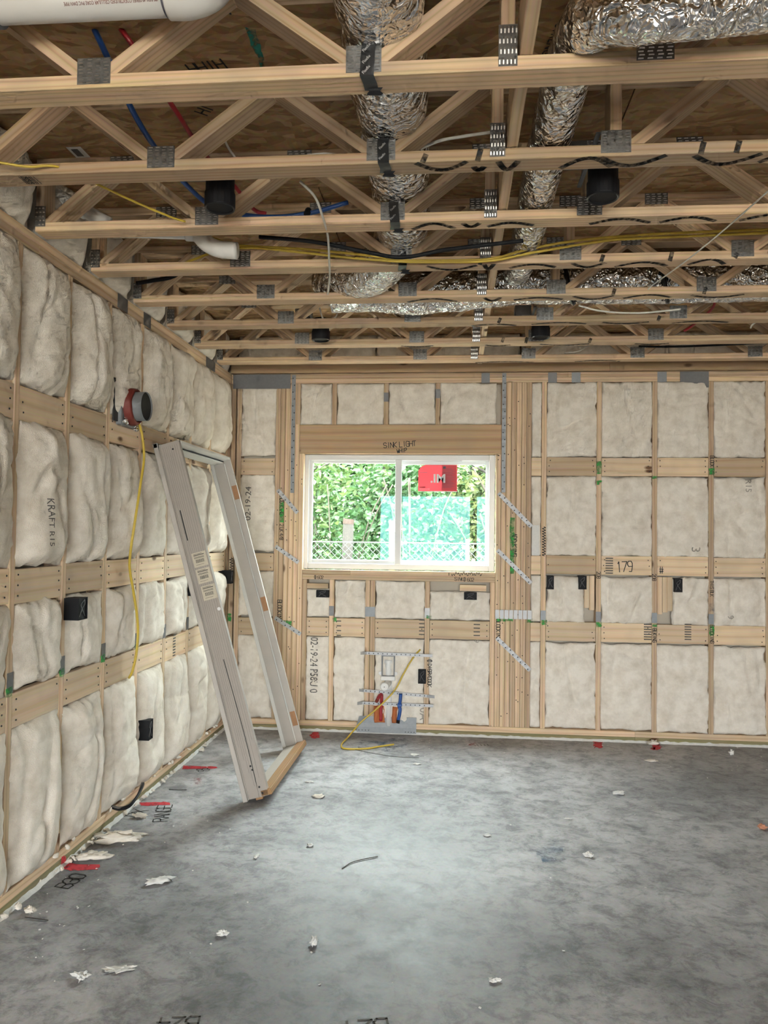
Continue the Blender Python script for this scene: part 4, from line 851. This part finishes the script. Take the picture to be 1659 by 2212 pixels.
bracket('punched metal pipe bracket, middle of three under the window', [(1.022, .01, .322), (1.08, -.03, .326), (1.56, -.03, .30), (1.63, .0, .288)])
bracket('punched metal pipe bracket, lowest of three under the window', [(1.01, .01, .215), (1.07, -.03, .232), (1.56, -.03, .228), (1.61, -.025, .226)])
for i, (x, lab, m_) in enumerate(((1.213, 'red water stub tube under the window', 'red'), (1.352, 'blue water stub tube under the window', 'blue'))):
    t = thing('water_stub', lab, 'tube', (x, -.01, .1), group='water stubs')
    top = [(x, -.02, .10), (x, -.02, .2), (x+.004, -.024, .27), (x+.002, -.03, .30), (x-.012, -.065, .295), (x-.022, -.10, .272)] if i == 0 else [(x-.005, -.045, .115), (x+.004, -.05, .16), (x+.008, -.05, .2), (x, -.05, .22), (x+.008, -.055, .26), (x+.012, -.055, .315)]
    obj('tube_body', MB().tube(spline(top, 6), .0125, 12), m_, t, smooth=True)
    e = Vector(top[-1] if i == 0 else top[0]); obj('open_end', MB().tube([e, e+(Vector((-.006, -.012, -.008)) if i == 0 else Vector((-.002, -.01, -.02)))], .0135, 12), 'black' if i else 'redseal', t)
    if i: obj('clip', MB().box((x-.012, -.068, .222), (x+.022, -.036, .24), .002), 'blue', t)
for k, (a, b) in enumerate(((1.158, 1.238), (1.298, 1.335))):
    t = batt('B', a, b, .085, .205, 'rusty orange fire foam %s the drain riser' % ('left of' if k == 0 else 'right of'), bulge=.012, rec=-.012, rag=.01, seed=400+k, name='fire_foam', folds=1.5)[0]; t.data.materials.clear(); t.data.materials.append(M['orange']); t['category'] = 'foam'; t['group'] = 'fire foam'
t = thing('steel_sheet', 'galvanised steel sheet over the bottom plate beneath the drain', 'steel sheet', (1.25, -.02, 0), None)
mb = MB(); prof = [(-.004, .128), (-.006, .075), (-.013, .05), (-.014, .008)]
for (y, z) in prof: mb.v += [Vector((1.028+.02*(z > .1), y, z)), Vector((1.482, y, z)), Vector((1.482, y+.002, z)), Vector((1.028+.02*(z > .1), y+.002, z))]
for k in range(3):
    for e in range(4): mb.f.append((4*k+e, 4*k+(e+1) % 4, 4*k+4+(e+1) % 4, 4*k+4+e))
mb.f += [(0, 1, 2, 3), (15, 14, 13, 12)]; obj('sheet', mb, 'steel', t)
hb = MB()
for k in range(4): hb.lathe((1.045+.025*k, -.0143, .024), (0, -1, 0), [(0, .004), (0, 0)], 7); hb.lathe((1.40+.022*k, -.0143, .02), (0, -1, 0), [(0, .004), (0, 0)], 7)
obj('punched_holes', hb, 'hole', t, kind='stuff')
# loose cables on the walls
cable('yellow_cable', 'yellow cable hanging from the window wall onto the floor', [bw(908, 1403, .0), bw(893, 1420, -.03), bw(872, 1455, -.06), bw(852, 1492, -.09), bw(815, 1530, -.12), bw(780, 1560, -.14), fl(752, 1592, .02), fl(738, 1608, .008), fl(745, 1617, .007), fl(790, 1617, .007), fl(822, 1612, .008), fl(851, 1608, .015)], .0062, 'yellow', group='yellow cables on the walls')
cable('yellow_cable', 'yellow cable hanging down the left wall below the vent', [lw(300, 915, .05), lw(307, 940, .06), lw(311, 990, .075), lw(303, 1050, .08), lw(291, 1130, .08), lw(281, 1200, .06), lw(281, 1235, .045), lw(288, 1275, .05), lw(296, 1330, .06), lw(298, 1370, .06), lw(294, 1415, .05), lw(286, 1450, .04), lw(279, 1464, .01)], .007, 'yellow', group='yellow cables on the walls')
t = thing('black_cable', 'black cable looping out at the foot of the left wall', 'cable', lw(275, 1745))
for k in range(3): obj('conductor', MB().tube(spline([lw(241, 1741+k*2, .01), lw(258, 1745+k*2, .05), lw(280, 1738+k*2, .09+.01*k), lw(297, 1718+k, .09+.012*k), lw(304+k*2, 1700, .06+.012*k), lw(307+k*1.5, 1692, .03)], 6), .0058, 8), 'black' if k else 'steelwire', t, smooth=True)

# ------------------------------------------------------------------ leaning door frame (built upright in its own space, then tipped)
df = thing('door_frame', 'primed wooden door frame without its door, leaning against the left wall', 'door frame')
LZ, WY = 2.085, 1.017
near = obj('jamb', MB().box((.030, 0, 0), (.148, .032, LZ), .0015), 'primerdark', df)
obj('mould', MB().box((.0, -.022, -.004), (.0275, .02, LZ+.012), .003).box((.0275, -.006, 0), (.031, .01, LZ), .0008), 'primer', df)
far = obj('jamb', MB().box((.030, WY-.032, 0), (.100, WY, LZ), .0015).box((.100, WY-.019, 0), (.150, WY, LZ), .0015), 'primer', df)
obj('weather_strip', MB().tube([(.1035, WY-.024, .03), (.1035, WY-.024, LZ-.04)], .0045, 8), 'primerlight', df)
obj('mould', MB().box((.0, WY-.02, -.004), (.0275, WY+.022, LZ+.012), .003), 'primerlight', df)
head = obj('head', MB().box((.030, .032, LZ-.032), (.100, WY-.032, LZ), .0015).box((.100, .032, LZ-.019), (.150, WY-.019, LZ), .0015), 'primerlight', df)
obj('weather_strip', MB().tube([(.1035, .04, LZ-.024), (.1035, WY-.04, LZ-.024)], .0045, 8), 'hole', df)
obj('mould', MB().box((.0, -.022, LZ-.015), (.0275, WY+.022, LZ+.0125), .002), 'primerlight', df)
sl = obj('threshold', MB().box((.026, .032, .0), (.105, WY-.032, .028), .002), 'primer', df)
nb = board('nosing', (.137, .0, .018), (.137, WY, .018), .062, .034, (1, 0, 0), 'threshold', df)
obj('end_shadow_block', MB().box((.07, .0, -.012), (.11, .05, .0)), 'threshold', df)
for z, h in ((1.83, .10), (1.02, .10), (.20, .10)): obj('hinge_mortise', MB().box((.112, WY-.0202, z-h/2), (.148, WY-.018, z+h/2)), 'rawmort', df)
for x in (.047, .058, .069, .080, .091, .104, .118, .131): obj('kerf_line', MB().box((x, -.0006, .02+.3*((x*977) % 1)), (x+.0009, .0004, LZ-.02)), 'groove', df)
obj('crack', MB().add([Vector((.092+.006*math.sin(z*5)+s_*.0022*(1 if z > .06 else .3), -.0009, z)) for z in [k*.05 for k in range(17)] for s_ in (-1, 1)], [(2*k, 2*k+1, 2*k+3, 2*k+2) for k in range(16)]), 'hole', df)
th = math.atan2(.566, 2.01); O = Vector((.586, -1.574, .004)); e1 = Vector((math.cos(th), 0, math.sin(th))); e2 = Vector((-math.sin(th), 0, math.cos(th)))
def dl(px, py): p = bw(px, py, O.y)-O; return p.dot(e1), p.dot(e2)
for k, (px_, py_) in enumerate(((432, 1208), (441, 1243), (452, 1279))):
    x, z = dl(px_, py_); st = obj('barcode_sticker', MB().box((x-.042, -.0016, z-.042), (x+.042, -.0004, z+.042)), 'paper', df)
    mb = MB()
    for j in range(15): mb.box((x-.025+j*.0034, -.0024, z-.018), (x-.025+j*.0034+.0012+.001*(j*7 % 3 == 0), -.0014, z+.002))
    for j, (wd, zz) in enumerate(((.05, .032), (.062, .024), (.058, .014), (.06, .009))): mb.box((x-.032, -.0024, z+zz), (x-.032+wd, -.0014, z+zz+(.005 if j == 1 else .0025)))
    mb.box((x-.03, -.0024, z-.03), (x-.028+.045, -.0014, z-.028)); obj('sticker_print', mb, 'stamp', st, kind='stuff')
x, z = dl(473, 1315); obj('bore_hole_light', MB().lathe((x, -.0006, z), (0, -1, 0), [(0, .010), (.0004, 0)], 16), 'whiteprint', df)  # white disc paints the light showing through the lock bore
x, z = dl(397, 1135); obj('scuff', MB().box((x-.003, -.001, z-.09), (x+.003, .0004, z+.09)), 'hole', df)
for px_, py_ in ((330+200/4.6, 970), (545, 1663), (541, 1655), (560, 1700), (567, 1713)): x, z = dl(px_, py_); obj('scuff', MB().lathe((x, -.0006, z), (0, -1, 0), [(0, .006), (.0004, 0)], 9), 'hole', df)
df.location = O; df.rotation_euler = (0, -th, 0)

# ------------------------------------------------------------------ writing and paint on wood and floor
def HB(text, px, py, h, ang, mt='ink', par=None, w=None, **kw): p = bw(px, py); return hand(text, 'B', (p.x, p.z), h, ang, mt, par or wall_back, w, **kw)
HB('SINK LIGHT', 829, 968, .040, 4, par=header, w=.005); HB('WHIP', 858, 979, .030, 8, par=header, w=.005)
HB('@ 602', 679, 1250, .024, 0, par=sill); HB('SINK@ 602', 982, 1254, .026, -2, par=sill); HB('*', 968, 1243, .02, 0)
mb = MB(); pts = []
for k in range(40): p = bw(975+k*1.7, 1240+3*math.sin(k*1.9)+2*math.sin(k*.7)); pts.append((p.x, p.z))
ribbon(mb, pts, .004, plane_map('B', .0035)); obj('scribble', mb, 'ink', wall_back)
HB('ADD KING', 1106, 1152, .036, -90, w=.005); HB('ADD KING', 605, 1072, .03, -90, w=.0045); HB('2 LK 4/8', 605, 1132, .026, -90, w=.004)
HB('BLOCKING', 600, 1296, .032, -90, w=.0045); HB('BLOCKING', 1072, 1338, .03, -90, w=.0045); HB('BLOCKING', 1534, 1350, .026, -90, w=.004); HB('BLOCKING', 1534, 985, .026, -90, w=.004)
HB('@ DISP/COOK', 924, 1425, .030, -90, w=.0042)
HB('208', 1289, 1235, .026, -90, w=.004); HB('208', 1409, 1240, .026, -90, w=.004); HB('THIS BLK', 1534, 1254, .024, -90, w=.0035); HB('BLKING', 1410, 1358, .026, -90, w=.004)
HB('179', 1333, 1236, .075, 4, w=.006, squash=.5); HB('#', 1424, 1239, .05, 0, w=.005)
mb = MB(); pts = []
for k in range(34): p = bw(1175+4*math.sin(k*2.1), 1138+k*1.9); pts.append((p.x, p.z))
ribbon(mb, pts, .006, plane_map('B', .003)); obj('scribble', mb, 'ink', wall_back)
mb = MB(); pts = []
for k in range(20): p = bw(500+4*math.sin(k*2.3), 1205+k*2); pts.append((p.x, p.z))
ribbon(mb, pts, .005, plane_map('B', .003)); obj('scribble', mb, 'ink', wall_back)
# mill stamps: little bar groups on the blocking
for px_, py_, n_, wpx in ((1316, 1222, 7, 16), (1399, 1365, 7, 16), (1486, 1365, 7, 14), (732, 1357, 4, 10), (911, 1355, 5, 12), (1030, 1357, 5, 14)):
    mb = MB(); c = bw(px_, py_)
    for k in range(n_): z = c.z-.055+k*.11/(n_-1); mb.box((c.x-wpx*.0017, -.0022, z-.004), (c.x+wpx*.0017, -.0005, z+.004))
    obj('mill_stamp', mb, 'stamp', wall_back, kind='stuff')
mb = MB(); c = lw(376, 1395)
for k in range(8): z = c.z-.06+k*.018; mb.box((.0008, c.y-.02, z-.004), (.0022, c.y+.02, z+.004))
obj('mill_stamp', mb, 'stamp', wall_left, kind='stuff')
def BB(px0, py0, px1, py1, mt, plane='B', rag=.008, seed=0, off=.003):
    f = bw if plane == 'B' else lw; c = [f(x, y) for x, y in ((px0, py1), (px1, py1), (px1, py0), (px0, py0))]
    blob([((p.x if plane == 'B' else p.y), p.z) for p in c], plane, mt, wall_back if plane == 'B' else wall_left, off, rag=rag, seed=seed, n=6)
for k, (a, b, c_, d) in enumerate(((605, 1085, 613, 1128), (1102, 1118, 1111, 1240), (1289, 996, 1299, 1024), (1289, 1038, 1299, 1048), (1408, 1028, 1419, 1035), (1531, 1012, 1543, 1026), (1170, 1340, 1182, 1350), (1288, 1344, 1300, 1354), (1532, 1352, 1543, 1372), (1072, 1334, 1108, 1342), (1138, 1336, 1150, 1345), (718, 1335, 727, 1343), (921, 1330, 932, 1336), (612, 1340, 630, 1352), (490, 1326, 500, 1342), (1410, 1347, 1418, 1354))): BB(a, b, c_, d, 'greenspray', seed=k, rag=.006)
BB(1532, 1305, 1544, 1320, 'bluespray', seed=50)
for k, y in enumerate(LS):
    if -3.1 < y < -1.5: blob([(y-.03, .862), (y+.015, .862), (y+.01, .90), (y-.03, .895)], 'L', 'greenspray', wall_left, .0035, seed=k)
def FB(pts, mt, rag=.02, seed=0): return blob([tuple(fl(x, y).xy) for x, y in pts], 'F', mt, floor, .0012, rag=rag, seed=seed)
FB([(140, 1866), (215, 1868), (214, 1878), (150, 1882), (132, 1875)], 'redspray', .012, 1); FB([(303, 1733), (366, 1733), (368, 1739), (303, 1741)], 'redspray', .012, 2)
FB([(395, 1654), (470, 1656), (470, 1660), (395, 1661)], 'redspray', .012, 3); FB([(420, 1680), (434, 1680), (434, 1695), (420, 1695)], 'faintred', .02, 4)
for k, (x, y) in enumerate(((680, 1588), (1020, 1606), (1292, 1609), (1416, 1613), (506, 1584))): FB([(x-9, y-6), (x+9, y-6), (x+11, y+6), (x-7, y+7)], 'redspray' if k != 1 else 'faintred', .03, k+10)
FB([(770, 1598), (880, 1596), (890, 1612), (840, 1622), (770, 1618)], 'bluespray', .06, 20); FB([(1125, 1812), (1210, 1815), (1215, 1860), (1170, 1862)], 'bluespray', .06, 21)

BB(131, 1850, 142, 1878, 'redspray', 'L', seed=70)
def FH(text, a, b, mt='ink', hk=1., w=None, name='handwriting'):
    p, q = fl(*a), fl(*b); d = q-p; ang = math.degrees(math.atan2(d.y, d.x)); n = len(text); h = d.length/(n*.78*.62*1.35)*hk
    hand(text, 'F', (p.x, p.y), h, ang, mt, floor, w or h*.1, off=.0013, name=name)
FH('B30', (148, 1920), (190, 1890)); FH('RANGE', (362, 1774), (372, 1738), w=.006); FH('RX', (302, 1765), (322, 1750), w=.006); FH('83', (430, 1668), (455, 1664), w=.006)
FH('B24', (432, 2196), (338, 2200), 'stamp'); FH('B24', (835, 2200), (738, 2208), 'stamp', w=.008); FH('IIII', (1030, 1612), (1060, 1611), w=.005)
# sheathing sticker and printing on the subfloor
a, b = fl(148, 323, H+.3045), fl(180, 334, H+.3045); stp = obj('paper_label', MB().box((a.x, min(a.y, b.y)-.02, H+.3025), (b.x+.02, max(a.y, b.y)+.02, H+.3045)), 'whitepaper', ceiling); obj('label_print', MB().box((a.x+.012, min(a.y, b.y)-.005, H+.3015), (b.x, max(a.y, b.y)+.008, H+.3025)), 'stamp', stp)
for px_, py_, tx, an in ((1215, 20, '<-- STRENGTH AXIS', -80), (350, 30, 'III HHI', -10), (400, 140, 'HHIH', -10), (1190, 95, 'HIHHI', 0), (420, 240, 'HI 7 III', -50)):
    p = fl(px_, py_, H+.304); typed(tx, lambda u, v: Vector((u, v, H+.3035)), (p.x, p.y), .03, an, 'ink', ceiling, mirror=True) if tx[0] == '<' else hand(tx, 'C', (p.x, p.y), .05, an, 'ink', ceiling, mp=lambda u, v: Vector((u, v, H+.3035)), name='mill_stamp')

# ------------------------------------------------------------------ scraps on the floor
def lump(name, label, c, rx, ry, rz, seed, mt='insul', cat='scrap', group='insulation scraps on the floor', rot=0., sharp=0.):
    mb = MB(); nu, nv = 22, 12; ca, sa = math.cos(rot), math.sin(rot); c = Vector(c)
    for j in range(nv+1):
        ph = math.pi*j/nv
        for i in range(nu):
            a = 2*math.pi*i/nu; d = Vector((math.cos(a)*math.sin(ph), math.sin(a)*math.sin(ph), math.cos(ph))); q = 1+.7*noise.noise(d*1.9+Vector((seed*3.3, 0, 0)))+.55*noise.noise(d*5.5+Vector((0, seed*2.1, 0)))+.3*noise.noise(d*13+Vector((0, 0, seed)))
            if sharp: q *= 1+sharp*max(0, math.cos(a*3+seed))**4*math.sin(ph)
            x, y, z = d.x*rx*q, d.y*ry*q, max(d.z*rz*q, -rz*.9)+rz*.9; mb.v.append(c+Vector((x*ca-y*sa, x*sa+y*ca, z+.0005)))
    for j in range(nv):
        for i in range(nu): mb.f.append((j*nu+i, (j+1)*nu+i, (j+1)*nu+(i+1) % nu, j*nu+(i+1) % nu))
    return obj(name, mb, mt, smooth=not sharp, label=label, cat=cat, group=group)
G = 'insulation scraps on the floor'
lump('insulation_scrap', 'large fluffy insulation scrap at the foot of the left wall', fl(250, 1818), .11, .035, .022, 1, rot=.2)
lump('insulation_scrap', 'grey tufted insulation scrap by the red paint mark', fl(200, 1856), .07, .028, .015, 2, rot=.3)
lump('insulation_scrap', 'long folded white scrap on the left floor', fl(343, 1907), .055, .022, .012, 3, 'whitepaper', rot=.5)
lump('insulation_scrap', 'three-cornered torn white scrap near the lower left', fl(175, 2115), .014, .012, .01, 4, 'whitepaper', sharp=1.2)
lump('insulation_scrap', 'flat torn greyish scrap with a tail near the lower left', fl(258, 2096), .036, .016, .004, 5, 'whitepaper', rot=.3, sharp=.8)
lump('insulation_scrap', 'small upright white scrap in the middle foreground', fl(678, 2040), .012, .022, .014, 6, 'whitepaper')
lump('insulation_scrap', 'small crumpled white scrap left of the middle foreground', fl(480, 2020), .018, .012, .008, 7, 'whitepaper', sharp=.5)
lump('insulation_scrap', 'small white tuft close to the left wall in front', fl(65, 1972), .02, .015, .014, 8)
lump('insulation_scrap', 'white heart-shaped scrap on the right floor', fl(1271, 1850), .017, .012, .009, 9, 'whitepaper', sharp=.6)
lump('insulation_scrap', 'white wedge scrap on the far right floor', fl(1337, 1716), .03, .015, .009, 10, 'whitepaper')
lump('insulation_scrap', 'small square of paper on the floor below the window', fl(895, 1631), .025, .018, .003, 11, 'whitepaper', sharp=.5)
lump('insulation_scrap', 'small white flake on the floor below the window', fl(900, 1651), .022, .012, .004, 12, 'whitepaper')
lump('insulation_scrap', 'pale flake in front of the door frame, to its right', fl(668, 1690), .025, .012, .004, 13, 'whitepaper')
lump('insulation_scrap', 'white tuft in front of the door frame, further right', fl(688, 1722), .03, .02, .008, 14)
lump('insulation_scrap', 'white flake near the centre of the floor', fl(670, 1828), .014, .012, .006, 15, 'whitepaper')
lump('insulation_scrap', 'thin white sliver on the floor left of centre', fl(555, 1851), .009, .022, .004, 16, 'whitepaper')
lump('insulation_scrap', 'white crumb pair right of centre on the floor', fl(1052, 1806), .018, .01, .005, 17, 'whitepaper')
lump('insulation_scrap', 'small tilted flake on the lower right floor', fl(1066, 2121), .014, .008, .006, 18, 'whitepaper', sharp=.6)
lump('insulation_scrap', 'pale flake by the right end of the window wall', fl(1407, 1645), .035, .015, .006, 19)
lump('insulation_scrap', 'white tuft against the window wall by a red mark', fl(1412, 1609), .035, .02, .016, 20)
lump('insulation_scrap', 'upright white splinter near the window wall at right', fl(1580, 1631), .016, .012, .02, 21, 'whitepaper')
lump('insulation_scrap', 'white sliver below the sealant, in the right half', fl(1226, 1770), .018, .006, .004, 22, 'whitepaper')
lump('orange_scrap', 'orange crumb at the right edge of the floor', fl(1647, 1791), .018, .016, .012, 23, 'brickscrap', group=None)
lump('insulation_scrap', 'torn white scrap beside the range mark on the floor', fl(302, 1766), .035, .016, .012, 24)
cable('wire_offcut', 'thin bent wire offcut on the middle floor', [fl(739, 1876, .003), fl(757, 1864, .004), fl(780, 1857, .004), fl(816, 1850, .004)], .0022, 'steelwire', 'wire', group='wire offcuts'); cable('wire_offcut', 'dark wire offcut on the floor by the left wall', [fl(54, 1981, .003), fl(75, 1984, .004), fl(104, 1988, .003)], .0022, 'steelwire', 'wire', group='wire offcuts')
cable('wire_offcut', 'straight wire offcut near the red floor mark', [fl(365, 1705, .003), fl(385, 1706, .003), fl(403, 1706, .003)], .002, 'steelwire', 'wire', group='wire offcuts')
cable('wire_offcut', 'long thin wire on the floor below the drain', [fl(760, 1618, .003), fl(800, 1626, .003), fl(850, 1634, .003), fl(905, 1637, .003)], .0015, 'steelwire', 'wire', group='wire offcuts')
mb = MB(); rnd = random.Random(11)
for k in range(330):
    if k < 150: x, y = rnd.uniform(.2, 5.5), rnd.uniform(-5.3, -.1)
    elif k < 260: x, y = rnd.uniform(.1, 5.0), -abs(rnd.gauss(0, .35))-.04
    else: x, y = abs(rnd.gauss(0, .25))+.03, rnd.uniform(-4, -.1)
    s_ = rnd.uniform(.0008, .003); a = rnd.uniform(0, 6.3); mb.obox((x, y, s_*.5+.0003), (math.cos(a)*s_*1.6, math.sin(a)*s_*1.6, 0), (-math.sin(a)*s_, math.cos(a)*s_, s_*.3), (0, 0, s_*.4))
obj('floor_crumbs', mb, 'whitepaper', kind='stuff', label='tiny pale crumbs scattered over the slab', cat='crumbs')
mb = MB()                                     # loose fluff along the left wall foot
for k in range(70):
    y = rnd.uniform(-3.6, -.2); c = Vector((rnd.uniform(.005, .03), y, rnd.choice((.006, .085, .01)))); mb.lathe(c, (rnd.uniform(-1, 1), rnd.uniform(-1, 1), 1), [(0, .001), (.006, .012*rnd.uniform(.5, 1.6)), (.012, .01), (.016, 0)], 7)
for v in mb.v: v += noise.noise_vector(v*45)*.012
for v in mb.v: v.z = max(v.z, .001); v.x = max(v.x, .001)
obj('insulation_fluff', mb, 'insul', kind='stuff', label='loose insulation fluff along the foot of the left wall', cat='fluff', smooth=True)

# ------------------------------------------------------------------ outdoors beyond the window
obj('ground', MB().box((-30, -40, -.4), (36, REAR_Y-.2, -.2)).box((-30, .25, -.4), (36, 40, -.25)), 'ground', kind='structure', label='bare ground outside the house')
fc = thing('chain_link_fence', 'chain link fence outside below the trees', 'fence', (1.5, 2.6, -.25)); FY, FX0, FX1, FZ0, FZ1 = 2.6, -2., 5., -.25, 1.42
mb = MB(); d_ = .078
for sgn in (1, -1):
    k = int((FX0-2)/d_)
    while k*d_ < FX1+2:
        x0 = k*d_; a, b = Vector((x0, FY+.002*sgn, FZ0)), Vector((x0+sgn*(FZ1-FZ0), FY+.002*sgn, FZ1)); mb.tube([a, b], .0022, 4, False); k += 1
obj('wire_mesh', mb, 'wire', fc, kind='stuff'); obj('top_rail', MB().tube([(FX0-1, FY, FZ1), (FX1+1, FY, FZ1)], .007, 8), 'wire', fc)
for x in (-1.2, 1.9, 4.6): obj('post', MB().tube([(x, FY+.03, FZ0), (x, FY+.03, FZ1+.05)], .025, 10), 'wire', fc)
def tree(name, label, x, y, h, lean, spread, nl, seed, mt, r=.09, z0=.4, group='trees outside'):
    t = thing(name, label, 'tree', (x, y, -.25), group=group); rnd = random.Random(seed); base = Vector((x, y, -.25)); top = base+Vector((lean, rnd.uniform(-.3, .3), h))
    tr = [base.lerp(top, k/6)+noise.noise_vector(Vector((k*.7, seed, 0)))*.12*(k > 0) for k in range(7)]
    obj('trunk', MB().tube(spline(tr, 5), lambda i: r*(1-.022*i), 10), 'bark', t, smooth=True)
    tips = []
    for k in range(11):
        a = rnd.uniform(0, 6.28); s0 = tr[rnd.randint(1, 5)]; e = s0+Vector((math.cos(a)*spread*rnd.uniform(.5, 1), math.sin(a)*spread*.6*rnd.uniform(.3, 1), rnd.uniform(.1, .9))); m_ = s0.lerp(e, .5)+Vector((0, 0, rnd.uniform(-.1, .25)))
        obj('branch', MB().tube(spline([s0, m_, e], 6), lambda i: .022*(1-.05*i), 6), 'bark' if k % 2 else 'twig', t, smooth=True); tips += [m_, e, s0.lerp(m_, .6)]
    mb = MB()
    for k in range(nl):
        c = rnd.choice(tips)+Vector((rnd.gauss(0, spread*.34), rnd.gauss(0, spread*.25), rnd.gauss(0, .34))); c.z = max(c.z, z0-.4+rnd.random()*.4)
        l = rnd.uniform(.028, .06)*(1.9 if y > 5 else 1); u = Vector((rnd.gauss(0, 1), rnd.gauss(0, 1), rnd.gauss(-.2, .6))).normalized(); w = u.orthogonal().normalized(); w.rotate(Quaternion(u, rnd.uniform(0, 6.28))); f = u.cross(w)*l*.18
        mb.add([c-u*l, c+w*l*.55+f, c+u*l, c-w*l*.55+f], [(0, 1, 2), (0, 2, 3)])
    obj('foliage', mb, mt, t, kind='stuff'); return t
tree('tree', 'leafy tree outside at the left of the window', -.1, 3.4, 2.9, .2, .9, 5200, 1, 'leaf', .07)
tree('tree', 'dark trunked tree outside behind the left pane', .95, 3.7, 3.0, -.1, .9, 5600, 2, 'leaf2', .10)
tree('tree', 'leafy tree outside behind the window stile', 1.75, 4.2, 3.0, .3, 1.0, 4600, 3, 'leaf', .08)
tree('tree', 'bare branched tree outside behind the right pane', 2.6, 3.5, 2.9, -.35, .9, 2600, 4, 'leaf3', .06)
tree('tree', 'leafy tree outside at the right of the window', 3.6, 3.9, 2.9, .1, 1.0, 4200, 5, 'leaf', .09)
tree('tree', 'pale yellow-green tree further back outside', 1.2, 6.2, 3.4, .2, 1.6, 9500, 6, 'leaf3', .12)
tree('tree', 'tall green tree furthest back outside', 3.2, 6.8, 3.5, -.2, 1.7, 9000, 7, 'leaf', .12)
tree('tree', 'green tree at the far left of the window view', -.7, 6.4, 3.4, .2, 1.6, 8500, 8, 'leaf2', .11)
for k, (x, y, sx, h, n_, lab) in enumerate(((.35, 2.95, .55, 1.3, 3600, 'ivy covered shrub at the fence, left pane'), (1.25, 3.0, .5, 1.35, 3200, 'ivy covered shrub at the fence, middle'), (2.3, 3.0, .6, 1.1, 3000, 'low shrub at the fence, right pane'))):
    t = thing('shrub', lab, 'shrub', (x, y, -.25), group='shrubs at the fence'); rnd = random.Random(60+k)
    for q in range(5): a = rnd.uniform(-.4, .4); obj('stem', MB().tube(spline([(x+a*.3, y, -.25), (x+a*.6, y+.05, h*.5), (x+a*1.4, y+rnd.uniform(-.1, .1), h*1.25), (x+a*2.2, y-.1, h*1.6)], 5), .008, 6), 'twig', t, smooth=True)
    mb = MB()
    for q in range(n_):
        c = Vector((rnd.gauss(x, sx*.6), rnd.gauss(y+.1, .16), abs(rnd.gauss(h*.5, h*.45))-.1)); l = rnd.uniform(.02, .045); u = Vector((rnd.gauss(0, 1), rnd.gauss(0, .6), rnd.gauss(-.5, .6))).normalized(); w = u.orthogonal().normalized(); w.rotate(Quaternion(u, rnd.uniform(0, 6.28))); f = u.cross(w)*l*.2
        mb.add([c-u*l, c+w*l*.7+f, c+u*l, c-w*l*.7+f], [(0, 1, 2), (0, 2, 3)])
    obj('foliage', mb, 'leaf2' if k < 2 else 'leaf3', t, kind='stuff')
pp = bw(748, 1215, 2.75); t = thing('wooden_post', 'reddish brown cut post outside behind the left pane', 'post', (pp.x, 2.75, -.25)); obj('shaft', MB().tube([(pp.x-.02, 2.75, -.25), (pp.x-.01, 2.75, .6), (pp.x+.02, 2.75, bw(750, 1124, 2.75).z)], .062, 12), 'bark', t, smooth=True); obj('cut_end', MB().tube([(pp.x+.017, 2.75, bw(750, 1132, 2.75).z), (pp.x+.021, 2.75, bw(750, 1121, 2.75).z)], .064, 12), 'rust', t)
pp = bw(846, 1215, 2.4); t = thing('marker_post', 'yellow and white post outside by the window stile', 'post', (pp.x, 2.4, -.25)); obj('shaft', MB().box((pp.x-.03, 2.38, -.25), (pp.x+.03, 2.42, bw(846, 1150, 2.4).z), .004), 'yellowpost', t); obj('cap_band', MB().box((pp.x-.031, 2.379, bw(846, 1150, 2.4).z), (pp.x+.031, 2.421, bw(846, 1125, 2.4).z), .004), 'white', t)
